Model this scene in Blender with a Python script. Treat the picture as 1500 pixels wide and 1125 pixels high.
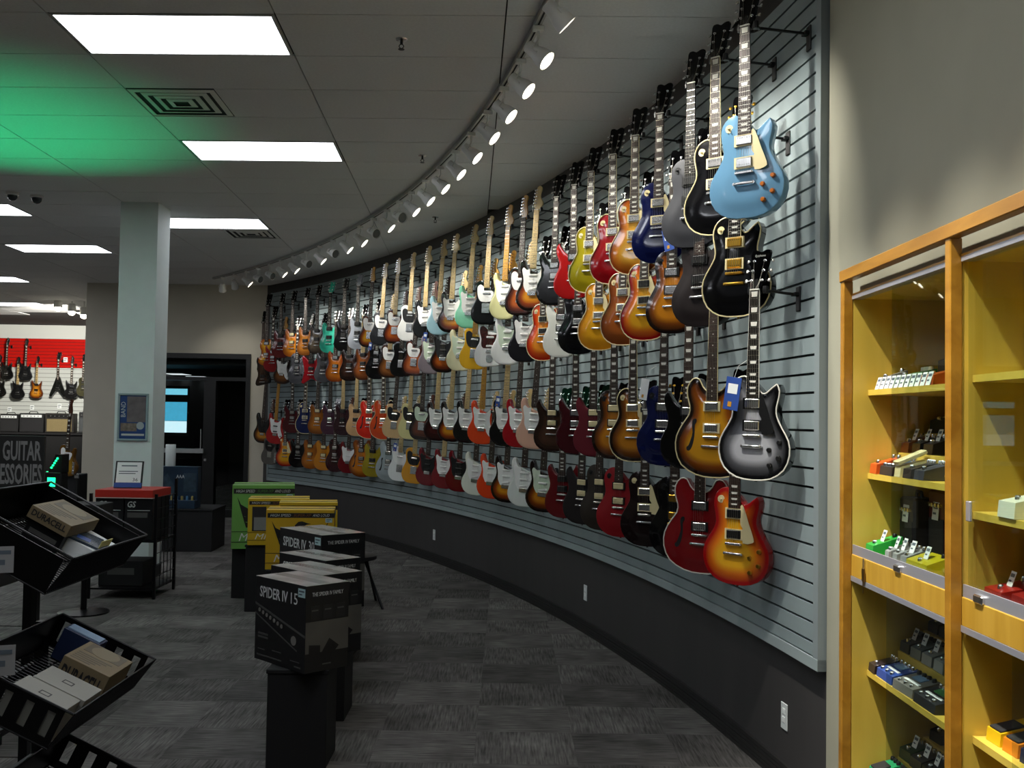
import bpy, bmesh, math, random
from math import sin, cos, radians as rad, pi
from mathutils import Vector, Matrix
from mathutils.geometry import delaunay_2d_cdt
random.seed(7)
SC = bpy.context.scene
COL = SC.collection
for o in list(bpy.data.objects): bpy.data.objects.remove(o)

# ------------------------------------------------------------------ camera
FPX, YAW, PIT, ROL, CH = 1500.0, .0051, .0353, .0161, 1.64
_f = Vector((sin(YAW)*cos(PIT), cos(YAW)*cos(PIT), sin(PIT)))
_r = Vector((cos(YAW), -sin(YAW), 0)); _u = _r.cross(_f)
RGT = cos(ROL)*_r + sin(ROL)*_u; UPV = -sin(ROL)*_r + cos(ROL)*_u; FWD = _f
cam = bpy.data.cameras.new('camera'); camo = bpy.data.objects.new('camera', cam); COL.objects.link(camo)
cam.sensor_fit = 'HORIZONTAL'; cam.sensor_width = 36; cam.lens = 36*FPX/1500; cam.clip_start = .05
camo.matrix_world = Matrix(((RGT.x, UPV.x, -FWD.x, 0), (RGT.y, UPV.y, -FWD.y, 0), (RGT.z, UPV.z, -FWD.z, CH), (0, 0, 0, 1)))
SC.camera = camo

# ------------------------------------------------------------------ world, view, light levels
W = bpy.data.worlds.new('world'); SC.world = W; W.use_nodes = True
W.node_tree.nodes['Background'].inputs[0].default_value = (.02, .022, .025, 1)
W.node_tree.nodes['Background'].inputs[1].default_value = 1
SC.view_settings.view_transform = 'Standard'; SC.view_settings.look = 'None'
SC.view_settings.gamma = 1; SC.view_settings.use_curve_mapping = False
SC.view_settings.exposure = 0.0
PANEL_GLOW = 9.0      # radiance of the fluorescent troffers
SPOT_W = 98.0         # each track head
GREEN_W = 290.0       # green stage lamp shining at the ceiling

def ray(x, y): return (x-750)/FPX*RGT - (y-562.5)/FPX*UPV + FWD
def onz(x, y, z):
    d = ray(x, y); return d*((z-CH)/d.z) + Vector((0, 0, CH))
def onY(x, y, Y):
    d = ray(x, y); return d*(Y/d.y) + Vector((0, 0, CH))
def px(p):
    q = Vector(p)-Vector((0, 0, CH)); w = q.dot(FWD)
    if w < .1: return (-9999, -9999)
    return (750+FPX*q.dot(RGT)/w, 562.5-FPX*q.dot(UPV)/w)

# ------------------------------------------------------------------ materials
def lin(h):
    h = h.lstrip('#'); out = []
    for i in (0, 2, 4):
        c = int(h[i:i+2], 16)/255
        out.append(c/12.92 if c <= .04045 else ((c+.055)/1.055)**2.4)
    return (*out, 1)
MATS = {}
def mat(name, col='#808080', rough=.5, metal=0., coat=0., emit=0., alpha=1., trans=0., noise=0., nscale=8., bump=0., stretch=(1, 1, 1), spec=.5, ecol=None, rnd=0.):
    if name in MATS: return MATS[name]
    m = bpy.data.materials.new(name); m.use_nodes = True; MATS[name] = m
    nt = m.node_tree; b = nt.nodes['Principled BSDF']; c = lin(col)
    b.inputs['Base Color'].default_value = c; b.inputs['Roughness'].default_value = rough
    b.inputs['Metallic'].default_value = metal; b.inputs['Coat Weight'].default_value = coat; b.inputs['Coat Roughness'].default_value = .06
    b.inputs['Specular IOR Level'].default_value = spec
    if trans: b.inputs['Transmission Weight'].default_value = trans; b.inputs['IOR'].default_value = 1.45
    if emit:
        b.inputs['Emission Color'].default_value = lin(ecol or col); b.inputs['Emission Strength'].default_value = emit
    src = None
    if noise or bump:
        tc = nt.nodes.new('ShaderNodeTexCoord'); mp = nt.nodes.new('ShaderNodeMapping'); mp.inputs['Scale'].default_value = stretch
        n = nt.nodes.new('ShaderNodeTexNoise'); n.inputs['Scale'].default_value = nscale; n.inputs['Detail'].default_value = 5
        nt.links.new(tc.outputs['Object'], mp.inputs[0]); nt.links.new(mp.outputs[0], n.inputs['Vector'])
        if noise:
            r = nt.nodes.new('ShaderNodeMapRange'); r.inputs['From Min'].default_value = .25; r.inputs['From Max'].default_value = .75
            r.inputs['To Min'].default_value = 1-noise; r.inputs['To Max'].default_value = 1+noise
            nt.links.new(n.outputs['Fac'], r.inputs['Value'])
            src = r.outputs[0]
        if bump:
            bp = nt.nodes.new('ShaderNodeBump'); bp.inputs['Strength'].default_value = bump; bp.inputs['Distance'].default_value = .003
            nt.links.new(n.outputs['Fac'], bp.inputs['Height']); nt.links.new(bp.outputs[0], b.inputs['Normal'])
    if rnd:
        oi = nt.nodes.new('ShaderNodeObjectInfo'); r2 = nt.nodes.new('ShaderNodeMapRange')
        r2.inputs['To Min'].default_value = 1-rnd; r2.inputs['To Max'].default_value = 1+rnd
        nt.links.new(oi.outputs['Random'], r2.inputs['Value'])
        if src:
            mu = nt.nodes.new('ShaderNodeMath'); mu.operation = 'MULTIPLY'; nt.links.new(src, mu.inputs[0]); nt.links.new(r2.outputs[0], mu.inputs[1]); src = mu.outputs[0]
        else: src = r2.outputs[0]
    if src:
        v = nt.nodes.new('ShaderNodeVectorMath'); v.operation = 'SCALE'; v.inputs[0].default_value = c[:3]
        nt.links.new(src, v.inputs['Scale']); nt.links.new(v.outputs[0], b.inputs['Base Color'])
    return m
def finish(center, edge=None, mid=None, satin=False, w=(.012, .05, .085)):
    """guitar lacquer: solid or sunburst (colour by distance from the body edge, stored on the mesh)"""
    key = 'lacquer_%s_%s_%s%s' % (center, edge, mid, satin)
    if key in MATS: return MATS[key]
    m = mat(key, center, .5 if satin else .16, 0, 0 if satin else .6, spec=.2 if satin else .5, noise=.08 if edge else .03, nscale=30, stretch=(1, 1, .2))
    if edge:
        nt = m.node_tree; b = nt.nodes['Principled BSDF']
        a = nt.nodes.new('ShaderNodeAttribute'); a.attribute_name = 'edge'
        dv = nt.nodes.new('ShaderNodeMath'); dv.operation = 'MULTIPLY'; dv.inputs[1].default_value = 8
        cr = nt.nodes.new('ShaderNodeValToRGB'); e = cr.color_ramp.elements
        e[0].position = w[0]*8; e[0].color = lin(edge); e[1].position = w[2]*8; e[1].color = lin(center)
        x = e.new(w[1]*8); x.color = lin(mid) if mid else tuple((p+q)/2 for p, q in zip(lin(edge), lin(center)))
        nt.links.new(a.outputs['Fac'], dv.inputs[0]); nt.links.new(dv.outputs[0], cr.inputs['Fac']); nt.links.new(cr.outputs[0], b.inputs['Base Color'])
    return m
def wood(name, c1, c2, rough=.35, scale=6., stretch=(6, 6, .6)):
    if name in MATS: return MATS[name]
    m = mat(name, c1, rough); nt = m.node_tree; b = nt.nodes['Principled BSDF']
    tc = nt.nodes.new('ShaderNodeTexCoord'); mp = nt.nodes.new('ShaderNodeMapping'); mp.inputs['Scale'].default_value = stretch
    n = nt.nodes.new('ShaderNodeTexNoise'); n.inputs['Scale'].default_value = scale; n.inputs['Detail'].default_value = 6; n.inputs['Distortion'].default_value = .6
    cr = nt.nodes.new('ShaderNodeValToRGB'); cr.color_ramp.elements[0].position = .3; cr.color_ramp.elements[0].color = lin(c2)
    cr.color_ramp.elements[1].position = .7; cr.color_ramp.elements[1].color = lin(c1)
    nt.links.new(tc.outputs['Object'], mp.inputs[0]); nt.links.new(mp.outputs[0], n.inputs['Vector']); nt.links.new(n.outputs['Fac'], cr.inputs[0]); nt.links.new(cr.outputs[0], b.inputs['Base Color'])
    return m
BLACK = mat('black_plastic', '#0b0b0c', .4); BLKMATT = mat('black_matt', '#08080a', .75); CHROME = mat('chrome', '#e2e2e2', .27, 1)
GOLD = mat('gold_metal', '#d8a840', .28, 1); HBLK = mat('headstock_black', '#060607', .07, spec=.22); WHITEP = mat('white_plastic', '#e8e8e4', .35); CREAM = mat('cream_plastic', '#e4d6a4', .35)
MINT = mat('mint_plastic', '#c9d8c0', .35); TORT = mat('tortoise_plastic', '#3a0f0a', .25, noise=.6, nscale=40)
PEARL = mat('pearl_inlay', '#e6e4da', .2); NICKEL = mat('nickel_frets', '#c8c4b8', .25, 1); PAPER = mat('white_paper', '#e9edec', .6)
INK = mat('grey_ink', '#55606a', .6); BLUETAG = mat('blue_card', '#2a4a94', .45); STEEL = mat('dark_steel', '#141416', .35, .6)
AMBERK = mat('amber_knob', '#b5651d', .15, coat=.5); GLASSW = mat('grey_white_paint', '#c9cfce', .4)

# ------------------------------------------------------------------ mesh building
class MB:
    def __init__(s): s.v = []; s.f = []; s.M = Matrix()
    def add(s, vs, fs, M=None):
        n = len(s.v); M = M or Matrix()
        s.v += [tuple(s.M @ (M @ Vector(v))) for v in vs]; s.f += [tuple(n+i for i in f) for f in fs]; return s
    def box(s, x0, x1, y0, y1, z0, z1, M=None, bev=0.):
        if bev:
            b = min(bev, (x1-x0)*.45, (y1-y0)*.45, (z1-z0)*.45)
            bm = bmesh.new(); bmesh.ops.create_cube(bm, size=1)
            for v in bm.verts: v.co = Vector(((x0+x1)/2+v.co.x*(x1-x0), (y0+y1)/2+v.co.y*(y1-y0), (z0+z1)/2+v.co.z*(z1-z0)))
            bmesh.ops.bevel(bm, geom=bm.edges[:], offset=b, segments=1, affect='EDGES')
            bm.verts.index_update()
            s.add([v.co[:] for v in bm.verts], [[v.index for v in f.verts] for f in bm.faces], M); bm.free(); return s
        return s.add([(x0, y0, z0), (x1, y0, z0), (x1, y1, z0), (x0, y1, z0), (x0, y0, z1), (x1, y0, z1), (x1, y1, z1), (x0, y1, z1)],
                     [(0, 3, 2, 1), (4, 5, 6, 7), (0, 1, 5, 4), (1, 2, 6, 5), (2, 3, 7, 6), (3, 0, 4, 7)], M)
    def lathe(s, prof, n=12, M=None):
        """prof: (radius, height) pairs along local z"""
        vs = []; fs = []; k = len(prof)
        for r, h in prof:
            for i in range(n): vs.append((r*cos(2*pi*i/n), r*sin(2*pi*i/n), h))
        for j in range(k-1):
            for i in range(n): fs.append((j*n+i, j*n+(i+1) % n, (j+1)*n+(i+1) % n, (j+1)*n+i))
        fs.append(tuple(range(n))[::-1]); fs.append(tuple((k-1)*n+i for i in range(n)))
        return s.add(vs, fs, M)
    def cyl(s, a, b, r, n=8, r2=None):
        a = Vector(a); b = Vector(b); d = b-a; L = d.length
        if L < 1e-6: return s
        M = Matrix.Translation(a) @ d.to_track_quat('Z', 'Y').to_matrix().to_4x4()
        return s.lathe([(r, 0), (r if r2 is None else r2, L)], n, M)
    def path(s, pts, r, n=6):
        for a, b in zip(pts, pts[1:]): s.cyl(a, b, r, n)
        return s
    def plate(s, pts, y0, y1, M=None):
        """2D outline (x,z) extruded from y0 to y1 (front is -y)"""
        n = len(pts)
        if sum(pts[i][0]*pts[(i+1) % n][1]-pts[(i+1) % n][0]*pts[i][1] for i in range(n)) < 0: pts = pts[::-1]
        a, b = min(y0, y1), max(y0, y1)
        vs = [(p[0], a, p[1]) for p in pts]+[(p[0], b, p[1]) for p in pts]
        fs = [tuple(range(n)), tuple(range(n, 2*n))[::-1]]+[(i, n+i, n+(i+1) % n, (i+1) % n) for i in range(n)]
        return s.add(vs, fs, M)
    def mesh(s, name, smooth=0.):
        m = bpy.data.meshes.new(name); m.from_pydata(s.v, [], s.f); m.validate()
        if smooth:
            m.polygons.foreach_set('use_smooth', [True]*len(m.polygons)); m.set_sharp_from_angle(angle=rad(smooth))
        m.update(); return m
    def build(s, name, material, parent=None, smooth=0., kind=None):
        return obj(name, s.mesh(name, smooth), material, parent, kind)
def obj(name, me, material=None, parent=None, kind=None):
    o = bpy.data.objects.new(name, me); COL.objects.link(o)
    if material:
        if not me.materials: me.materials.append(material)
        elif me.materials[0] != material:
            o.material_slots[0].link = 'OBJECT'; o.material_slots[0].material = material
    if parent: o.parent = parent
    if kind: o['kind'] = kind
    return o
def tag(o, label, cat, group=None):
    o['label'] = label; o['category'] = cat
    if group: o['group'] = group
    return o
def thing(name, label, cat, loc=(0, 0, 0), rz=0., group=None, ry=0., rx=0.):
    o = bpy.data.objects.new(name, None); COL.objects.link(o); o.empty_display_size = .05
    o.location = loc; o.rotation_euler = (rx, ry, rz); return tag(o, label, cat, group)
def copy_tree(o, parent=None):
    c = o.copy(); COL.objects.link(c)
    if parent: c.parent = parent
    for ch in list(o.children): copy_tree(ch, c)
    return c
def struct(o): o['kind'] = 'structure'; return o
_txt = {}
def text(s, h, w, m, parent, M, name='lettering', shear=0., ex=.0006, bold=0.):
    """flat printed lettering, h tall and w wide, its lower left corner at M's origin, facing -Y"""
    key = (s, shear, bold)
    if key not in _txt:
        cu = bpy.data.curves.new('t', 'FONT'); cu.body = s; cu.extrude = .01; cu.resolution_u = 2; cu.shear = shear; cu.offset = bold
        ob = bpy.data.objects.new('t', cu); COL.objects.link(ob)
        me = bpy.data.meshes.new_from_object(ob.evaluated_get(bpy.context.evaluated_depsgraph_get()))
        vs = [v.co.copy() for v in me.vertices]; fs = [tuple(p.vertices) for p in me.polygons]
        bpy.data.objects.remove(ob); bpy.data.curves.remove(cu); bpy.data.meshes.remove(me); _txt[key] = (vs, fs)
    vs, fs = _txt[key]
    x0 = min(v.x for v in vs); x1 = max(v.x for v in vs); y0 = min(v.y for v in vs); y1 = max(v.y for v in vs)
    b = MB(); b.add([((v.x-x0)/(x1-x0)*w, -ex if v.z > 0 else 0, (v.y-y0)/(y1-y0)*h) for v in vs], fs, M)
    return b.build(name, m, parent)
T3 = Matrix.Translation
def RZ(a): return Matrix.Rotation(a, 4, 'Z')
def spline(pts, n=6):
    """closed Catmull-Rom outline; a point given with a third value is a sharp corner"""
    out = []; N = len(pts)
    for i in range(N):
        p0, p1, p2, p3 = pts[i-1], pts[i], pts[(i+1) % N], pts[(i+2) % N]
        if len(p1) > 2: p0 = (2*p1[0]-p2[0], 2*p1[1]-p2[1])
        if len(p2) > 2: p3 = (2*p2[0]-p1[0], 2*p2[1]-p1[1])
        d = math.hypot(p2[0]-p1[0], p2[1]-p1[1]); k = 1 if (len(p1) > 2 and len(p2) > 2) else max(2, min(n, int(d/1.1)))
        for j in range(k):
            t = j/k
            out.append(tuple(.5*(2*p1[c]+(p2[c]-p0[c])*t+(2*p0[c]-5*p1[c]+4*p2[c]-p3[c])*t*t+(3*p1[c]-p0[c]-3*p2[c]+p3[c])*t**3) for c in (0, 1)))
    return out

# ------------------------------------------------------------------ plan of the curved wall (an arc)
CX, CY, RW = -21.204, 1.942, 22.6388          # radius of the face of the slatwall panel
CEIL = 3.76
def wall(th, off=0.): return Vector((CX+(RW-off)*cos(th), CY+(RW-off)*sin(th), 0))
def arc_strip(b, t0, t1, offs, zs, n=40):
    """curved bar: offs = (front offset, back offset) towards the room, zs = (z0, z1)"""
    vs = []; fs = []
    for i in range(n+1):
        t = t0+(t1-t0)*i/n
        for o in offs:
            w = wall(t, o); vs += [(w.x, w.y, zs[0]), (w.x, w.y, zs[1])]
    for i in range(n):
        a = 4*i; c = a+4
        fs += [(a, a+1, c+1, c), (a+2, c+2, c+3, a+3), (a+1, a+3, c+3, c+1), (a, c, c+2, a+2)]
    fs += [(0, 2, 3, 1), (4*n, 4*n+1, 4*n+3, 4*n+2)]
    return b.add(vs, fs)
# ------------------------------------------------------------------ lamps
def lamp(kind, name, loc, energy, col=(1, 1, 1), to=None, **kw):
    l = bpy.data.lights.new(name, kind); l.energy = energy; l.color = col
    for k, v in kw.items(): setattr(l, k, v)
    o = bpy.data.objects.new(name, l); COL.objects.link(o); o.location = loc
    if to is not None: o.rotation_euler = (Vector(to)-Vector(loc)).to_track_quat('-Z', 'Y').to_euler()
    return o

# ------------------------------------------------------------------ room shell
def plain(name, b, m, parent=None):
    o = b.build(name, m, parent); return struct(o) if not parent else o
WALLG = mat('greige_paint', '#989684', .7, noise=.05, nscale=3); WALLD = mat('charcoal_paint', '#333131', .6, noise=.12, nscale=5, stretch=(1, 1, .15))
WALLW = mat('white_paint', '#cfd2ce', .7); CEILM = mat('ceiling_tile', '#e2e2e2', .85, noise=.05, nscale=60, bump=.3, rnd=.03)
CARP = {}
def carpet(name, stretch):
    m = mat(name, '#4d4b49', .95, spec=.1); nt = m.node_tree; b = nt.nodes['Principled BSDF']
    tc = nt.nodes.new('ShaderNodeTexCoord'); oi = nt.nodes.new('ShaderNodeObjectInfo')
    ad = nt.nodes.new('ShaderNodeVectorMath'); ad.operation = 'MULTIPLY_ADD'; ad.inputs[1].default_value = (1, 1, 1)
    cm = nt.nodes.new('ShaderNodeCombineXYZ'); mu = nt.nodes.new('ShaderNodeMath'); mu.operation = 'MULTIPLY'; mu.inputs[1].default_value = 37
    nt.links.new(oi.outputs['Random'], mu.inputs[0]); nt.links.new(mu.outputs[0], cm.inputs[0]); nt.links.new(mu.outputs[0], cm.inputs[1])
    nt.links.new(tc.outputs['Object'], ad.inputs[0]); nt.links.new(cm.outputs[0], ad.inputs[2])
    def noise(sc, st, lo, hi):
        mp = nt.nodes.new('ShaderNodeMapping'); mp.inputs['Scale'].default_value = st; n = nt.nodes.new('ShaderNodeTexNoise')
        n.inputs['Scale'].default_value = sc; n.inputs['Detail'].default_value = 3; nt.links.new(ad.outputs[0], mp.inputs[0]); nt.links.new(mp.outputs[0], n.inputs['Vector'])
        r = nt.nodes.new('ShaderNodeMapRange'); r.inputs['From Min'].default_value = .3; r.inputs['From Max'].default_value = .7; r.inputs['To Min'].default_value = lo; r.inputs['To Max'].default_value = hi
        nt.links.new(n.outputs['Fac'], r.inputs['Value']); return r.outputs[0], n
    a, n1 = noise(95, stretch, .55, 1.45); c, _ = noise(4, (1, 1, 1), .7, 1.3)
    r = nt.nodes.new('ShaderNodeMapRange'); r.inputs['To Min'].default_value = .72; r.inputs['To Max'].default_value = 1.3; nt.links.new(oi.outputs['Random'], r.inputs['Value'])
    m1 = nt.nodes.new('ShaderNodeMath'); m1.operation = 'MULTIPLY'; nt.links.new(a, m1.inputs[0]); nt.links.new(c, m1.inputs[1])
    m2 = nt.nodes.new('ShaderNodeMath'); m2.operation = 'MULTIPLY'; nt.links.new(m1.outputs[0], m2.inputs[0]); nt.links.new(r.outputs[0], m2.inputs[1])
    v = nt.nodes.new('ShaderNodeVectorMath'); v.operation = 'SCALE'; v.inputs[0].default_value = lin('#565452')[:3]; nt.links.new(m2.outputs[0], v.inputs['Scale'])
    nt.links.new(v.outputs[0], b.inputs['Base Color'])
    bp = nt.nodes.new('ShaderNodeBump'); bp.inputs['Strength'].default_value = .6; bp.inputs['Distance'].default_value = .004; nt.links.new(n1.outputs['Fac'], bp.inputs['Height']); nt.links.new(bp.outputs[0], b.inputs['Normal'])
    return m
CARPX = carpet('carpet_ribbed', (1, .06, 1))
floor = plain('floor', MB().box(-14, 1.6, -3, 25, -.1, -.006), CARPX)
inside = lambda x, y, m=0.: math.hypot(x-CX, y-CY) < RW-m if y > CY+2 else x < 1.3
tm = MB().box(-.2495, .2495, -.2495, .2495, -.006, 0).mesh('carpet_tile'); cells = []
for i in range(-12, 5):
    for j in range(5, 34):
        x, y = i*.5+.12, j*.5+.2
        u = px((x, y, 0))
        if not inside(x-.3, y) or u[0] < -60 or u[0] > 1340 or u[1] > 1190 or y > 17: continue
        if x < -4.2 or (y < 10 and u[0] < -20): continue
        cells.append((y, x, (i+j) % 2))
for y, x, q in sorted(cells)[:290]:
    o = obj('carpet_tile', tm, CARPX, floor); o.location = (x, y, 0); o.rotation_euler = (0, 0, pi/2*q)

# ceiling: a tile grid turned 2 degrees, fluorescent troffers in some cells
ceiling = plain('ceiling', MB().box(-14, 1.6, -3, 25, 3.775, 3.9), mat('ceiling_void', '#2b2a29', .9))
GX, GY, GA = 1.22, .62, 2.1
EX = Vector((cos(rad(-GA*.75)), sin(rad(-GA*.75)), 0)); EY = Vector((-sin(rad(GA)), cos(rad(GA)), 0)); G0 = Vector((-2.475, 5.37, CEIL))
SHM = Matrix(((EX.x, EY.x, 0, 0), (EX.y, EY.y, 0, 0), (0, 0, 1, 0), (0, 0, 0, 1)))      # the tile grid is slightly out of square
class CB(MB):
    def __init__(s): super().__init__(); s.M = SHM
def cell(j, k, fx=.5, fy=.5): return G0+EX*((j+fx)*GX)+EY*((k+fy)*GY)
PANELS = [(0, 0), (0, 4), (-1, 9), (-3, 12), (-3, 8), (-5, 17), (-6, 23), (-5, 26), (-3, 4), (-3, 0), (-5, 12), (-5, 8), (-7, 17), (-7, 12), (1, -4), (1, -8), (0, -5), (-3, -5), (-6, 0), (-6, 4)]  # cells past the visible ones are unseen panels, added to brighten the room
VENTS = [(0, 2), (-1, 10)]
ctm = CB().box(-GX/2+.004, GX/2-.004, -GY/2+.004, GY/2-.004, 0, .012).mesh('ceiling_tile')
cand = []
for j in range(-9, 5):
    for k in range(-4, 33):
        if (j, k) in PANELS or (j, k) in VENTS: continue
        c = cell(j, k); u = px(c)
        if not inside(c.x-.6, c.y, .0) or c.x < -13 or c.y > 24.8: continue
        if u[0] < -250 or u[0] > 1600 or u[1] < -120 or (c.y > 17 and c.x > -6.6): continue
        cand.append((c.y, c.x, c))
for _, _, c in sorted(cand)[:295]:
    o = obj('ceiling_tile', ctm, CEILM, ceiling); o.location = c
GLOW = mat('lit_diffuser', '#f4f8ff', .5, emit=PANEL_GLOW)
fr = CB()
for a in ((-.6, .6, -.3, -.285), (-.6, .6, .285, .3), (-.6, -.585, -.285, .285), (.585, .6, -.285, .285)): fr.box(a[0], a[1], a[2], a[3], -.004, .014)
frm = fr.mesh('light_frame'); dfm = CB().box(-.588, .588, -.288, .288, .0, .01).mesh('diffuser')
PL = ['large lit ceiling panel nearest the camera at top left', 'lit ceiling panel second in line, above the air vent and column', 'lit ceiling panel right behind the white column',
      'lit ceiling panel left of the white column, complete and low', 'lit ceiling panel cut by the left edge above the column side panel', 'lit ceiling panel sliver at the left edge, third one down',
      'far lit ceiling panel at the left edge above the red wall', 'farthest lit ceiling panel over the hanging guitars of the red wall']
for n, (j, k) in enumerate(PANELS):
    c = cell(j, k); t = thing('ceiling_light', PL[n] if n < 8 else 'unseen ceiling panel added outside the picture for fill light', 'ceiling light', c, 0, 'fluorescent ceiling panels')
    obj('light_frame', frm, mat('white_metal', '#c8c8c4', .4), t); obj('diffuser', dfm, GLOW, t)
# air vents
for n, (j, k) in enumerate(VENTS):
    t = thing('air_vent', ['square white louvred ceiling vent beside the green glow', 'square white louvred ceiling vent behind the far lit panel'][n], 'air vent', cell(j, k, (.24, .76)[n]), 0, 'ceiling air vents'); o = obj('ceiling_tile', CB().box(-.315, .315, -GY/2+.004, GY/2-.004, 0, .012).mesh('ceiling_tile'), CEILM, ceiling); o.location = cell(j, k, (.738, .262)[n])
    obj('vent_plate', CB().box(-.29, .29, -.3, .3, .002, .012).mesh('vent_plate'), BLKMATT, t)
    for q in range(4):
        b = CB(); a, d = .285-q*.066, .034
        for s in (-1, 1):
            for ax in (0, 1):
                p = [(-a, s*a, -.002), (a, s*a, -.002), (a-d, s*(a-d), .012-.02), (-a+d, s*(a-d), -.008)]
                if ax: p = [(y, x, z) for x, y, z in p]
                b.add(p+[(x, y, z+.004) for x, y, z in p], [(0, 1, 2, 3), (4, 7, 6, 5), (0, 4, 5, 1), (1, 5, 6, 2), (2, 6, 7, 3), (3, 7, 4, 0)])
        b.build('louvre', mat('vent_white', '#dededa', .5), t)
# sprinklers and the dome cameras
for n, (x, y) in enumerate([(-.62, 5.66), (-.71, 8.19), (-.78, 10.7)]):
    t = thing('fire_sprinkler', ['small ceiling sprinkler head nearest the camera, top centre', 'small ceiling sprinkler head beside the middle of the track', 'small ceiling sprinkler head farthest back, near the wall'][n], 'sprinkler', (x, y, CEIL), 0, 'ceiling sprinklers')
    MB().lathe([(.035, 0), (.03, -.006), (.012, -.008)], 14).build('escutcheon', CHROME, t)
    b = MB().cyl((0, 0, -.005), (0, 0, -.03), .008).lathe([(.004, -.055), (.018, -.057), (.018, -.059)], 12)
    for s in (-1, 1): b.path([(s*.004, 0, -.028), (s*.014, 0, -.04), (s*.003, 0, -.056)], .0025)
    b.build('sprinkler_body', STEEL, t)
for n, (x, y) in enumerate([(-4.8, 9.84), (-4.62, 9.96)]):
    t = thing('dome_camera', ['white ceiling dome camera left of the column, left one', 'dark ceiling dome camera left of the column, right one'][n], 'camera', (x, y, CEIL))
    MB().lathe([(.06, 0), (.06, -.025), (.05, -.03)], 16).build('housing', WHITEP if n == 0 else CHROME, t, 40)
    MB().lathe([(.048, -.03), (.044, -.055), (.028, -.075), (.008, -.083)], 16).build('dome', mat('smoked_dome', '#30383a', .1), t, 60)

# walls
wr = MB(); arc_strip(wr, rad(5.86), rad(42), (-.03, -.2), (0, 3.8), 60); wall_right = plain('wall_right', wr, WALLD)
bb = MB()
for q in range(5): arc_strip(bb, rad(5.86), rad(42), (-.012-.002*(q % 2), -.03), (.002+.021*q, .020+.021*q), 60)
plain('baseboard_right', bb, mat('ribbed_vinyl', '#1c1b1b', .5))
XN = 1.34
wn = MB().box(XN, XN+.15, 3.74, 4.262, 0, 3.8).box(XN, XN+.15, -3, 3.74, 2.19, 3.8); plain('wall_near', wn, WALLG)
plain('wall_behind', MB().box(-14, 1.6, -3.1, -3, 0, 3.8), WALLG); plain('wall_left', MB().box(-14.1, -14, -3, 25, 0, 3.8), WALLG)
plain('wall_back', MB().box(-14, -6.9, 25, 25.1, 0, 3.8), WALLW)
wf = MB().box(-6.84, -6.1, 16.6, 16.75, 0, 3.8).box(-4.16, -3.4, 16.6, 16.75, 0, 3.8).box(-6.1, -4.16, 16.6, 16.75, 2.64, 3.8).box(-6.84, -6.72, 16.75, 25, 0, 3.8)
plain('wall_far', wf, mat('greige_paint_pale', '#c4beae', .7, noise=.04, nscale=3))
cb = MB().box(-3.89, -3.515, 10.2, 10.57, 0, 3.77); plain('wall_column', cb, mat('column_paint', '#dfe9e8', .65, noise=.03))
plain('baseboard_column', MB().box(-3.896, -3.509, 10.194, 10.576, 0, .115), mat('dark_vinyl', '#151515', .5))

# slatwall panel on the curve
T0, T1 = 5.9, 39.7
t = thing('slatwall_panel', 'long curved grey slatwall panel covering the right wall behind the guitars', 'slatwall', tuple(wall(rad(20))+Vector((0, 0, .62))))
SLM = mat('grey_slat', '#7f8c8e', .45, noise=.06, nscale=6, stretch=(1, 1, .1)); sl0 = t.location.copy()
def slat_part(name, m, t0, t1, offs, zs, n=36):
    b = MB(); b.M = T3(-sl0); arc_strip(b, rad(t0), rad(t1), offs, zs, n); return b.build(name, m, t)
slat_part('backing', mat('slot_black', '#050505', .8), T0+.06, T1-.02, (-.012, -.03), (.63, 3.61))
zs = [.668]+[.729+.0807*k for k in range(36)]+[3.62]
for a, b_ in zip(zs, zs[1:]): slat_part('slat', SLM, T0+.14, T1, (.006, -.012), (a+.0055, b_-.0055))
slat_part('bottom_trim', mat('trim_grey', '#8f9b9c', .4), T0, T1, (.012, -.03), (.62, .667))
slat_part('end_trim', mat('trim_side', '#7f898b', .45), T0, T0+.13, (.010, -.03), (.62, 3.62), 1)
slat_part('end_trim', mat('trim_side', '#7f898b', .45), T1, T1+.1, (.010, -.03), (.62, 3.62), 1)

# wall outlets
for n, th in enumerate((25.85, 15.5, 7.03)):
    w = wall(rad(th), -.03); t = thing('wall_outlet', ['white outlet plate low on the dark wall, farthest one', 'white outlet plate low on the dark wall, middle one', 'white outlet plate low on the dark wall, nearest one'][n], 'outlet', (w.x, w.y, .31), rad(th-90), 'white outlet plates')
    MB().box(-.036, .036, -.006, -.0005, -.06, .06, bev=.004).build('plate', GLASSW, t)
    for z in (-.028, .01): MB().box(-.016, .016, -.008, -.005, z, z+.026, bev=.003).build('socket', mat('outlet_face', '#dfe3e2', .35), t)

# ------------------------------------------------------------------ track lighting along the curve
OFF = 1.03
tr = thing('light_track', 'curved white ceiling track rail carrying the spotlights along the guitar wall', 'light track', tuple(wall(rad(14), OFF)+Vector((0, 0, CEIL)))); tl0 = tr.location.copy()
b = MB(); b.M = T3(-tl0); arc_strip(b, rad(-1.5), rad(39.5), (OFF-.018, OFF+.018), (3.728, CEIL), 46); b.build('rail', mat('track_white', '#b9b9b5', .4), tr)
b = MB(); b.M = T3(-tl0); arc_strip(b, rad(-1.5), rad(39.5), (OFF-.005, OFF+.005), (3.7265, 3.729), 46); b.build('conductor_slot', BLKMATT, tr)
HEADW = mat('lamp_white', '#e4e4e0', .35); LENS = mat('lit_lens', '#fff6e0', .3, emit=12); DARKL = mat('unlit_lens', '#6a6a66', .2)
SPOTS = {}
hs = MB().lathe([(.022, .075), (.034, .07), (.036, .02), (.05, -.02), (.055, -.065), (.052, -.068), (.048, -.05)], 16).mesh('housing', 40)
ln = MB().lathe([(.047, -.052), (.047, -.056)], 16).mesh('lens')
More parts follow.
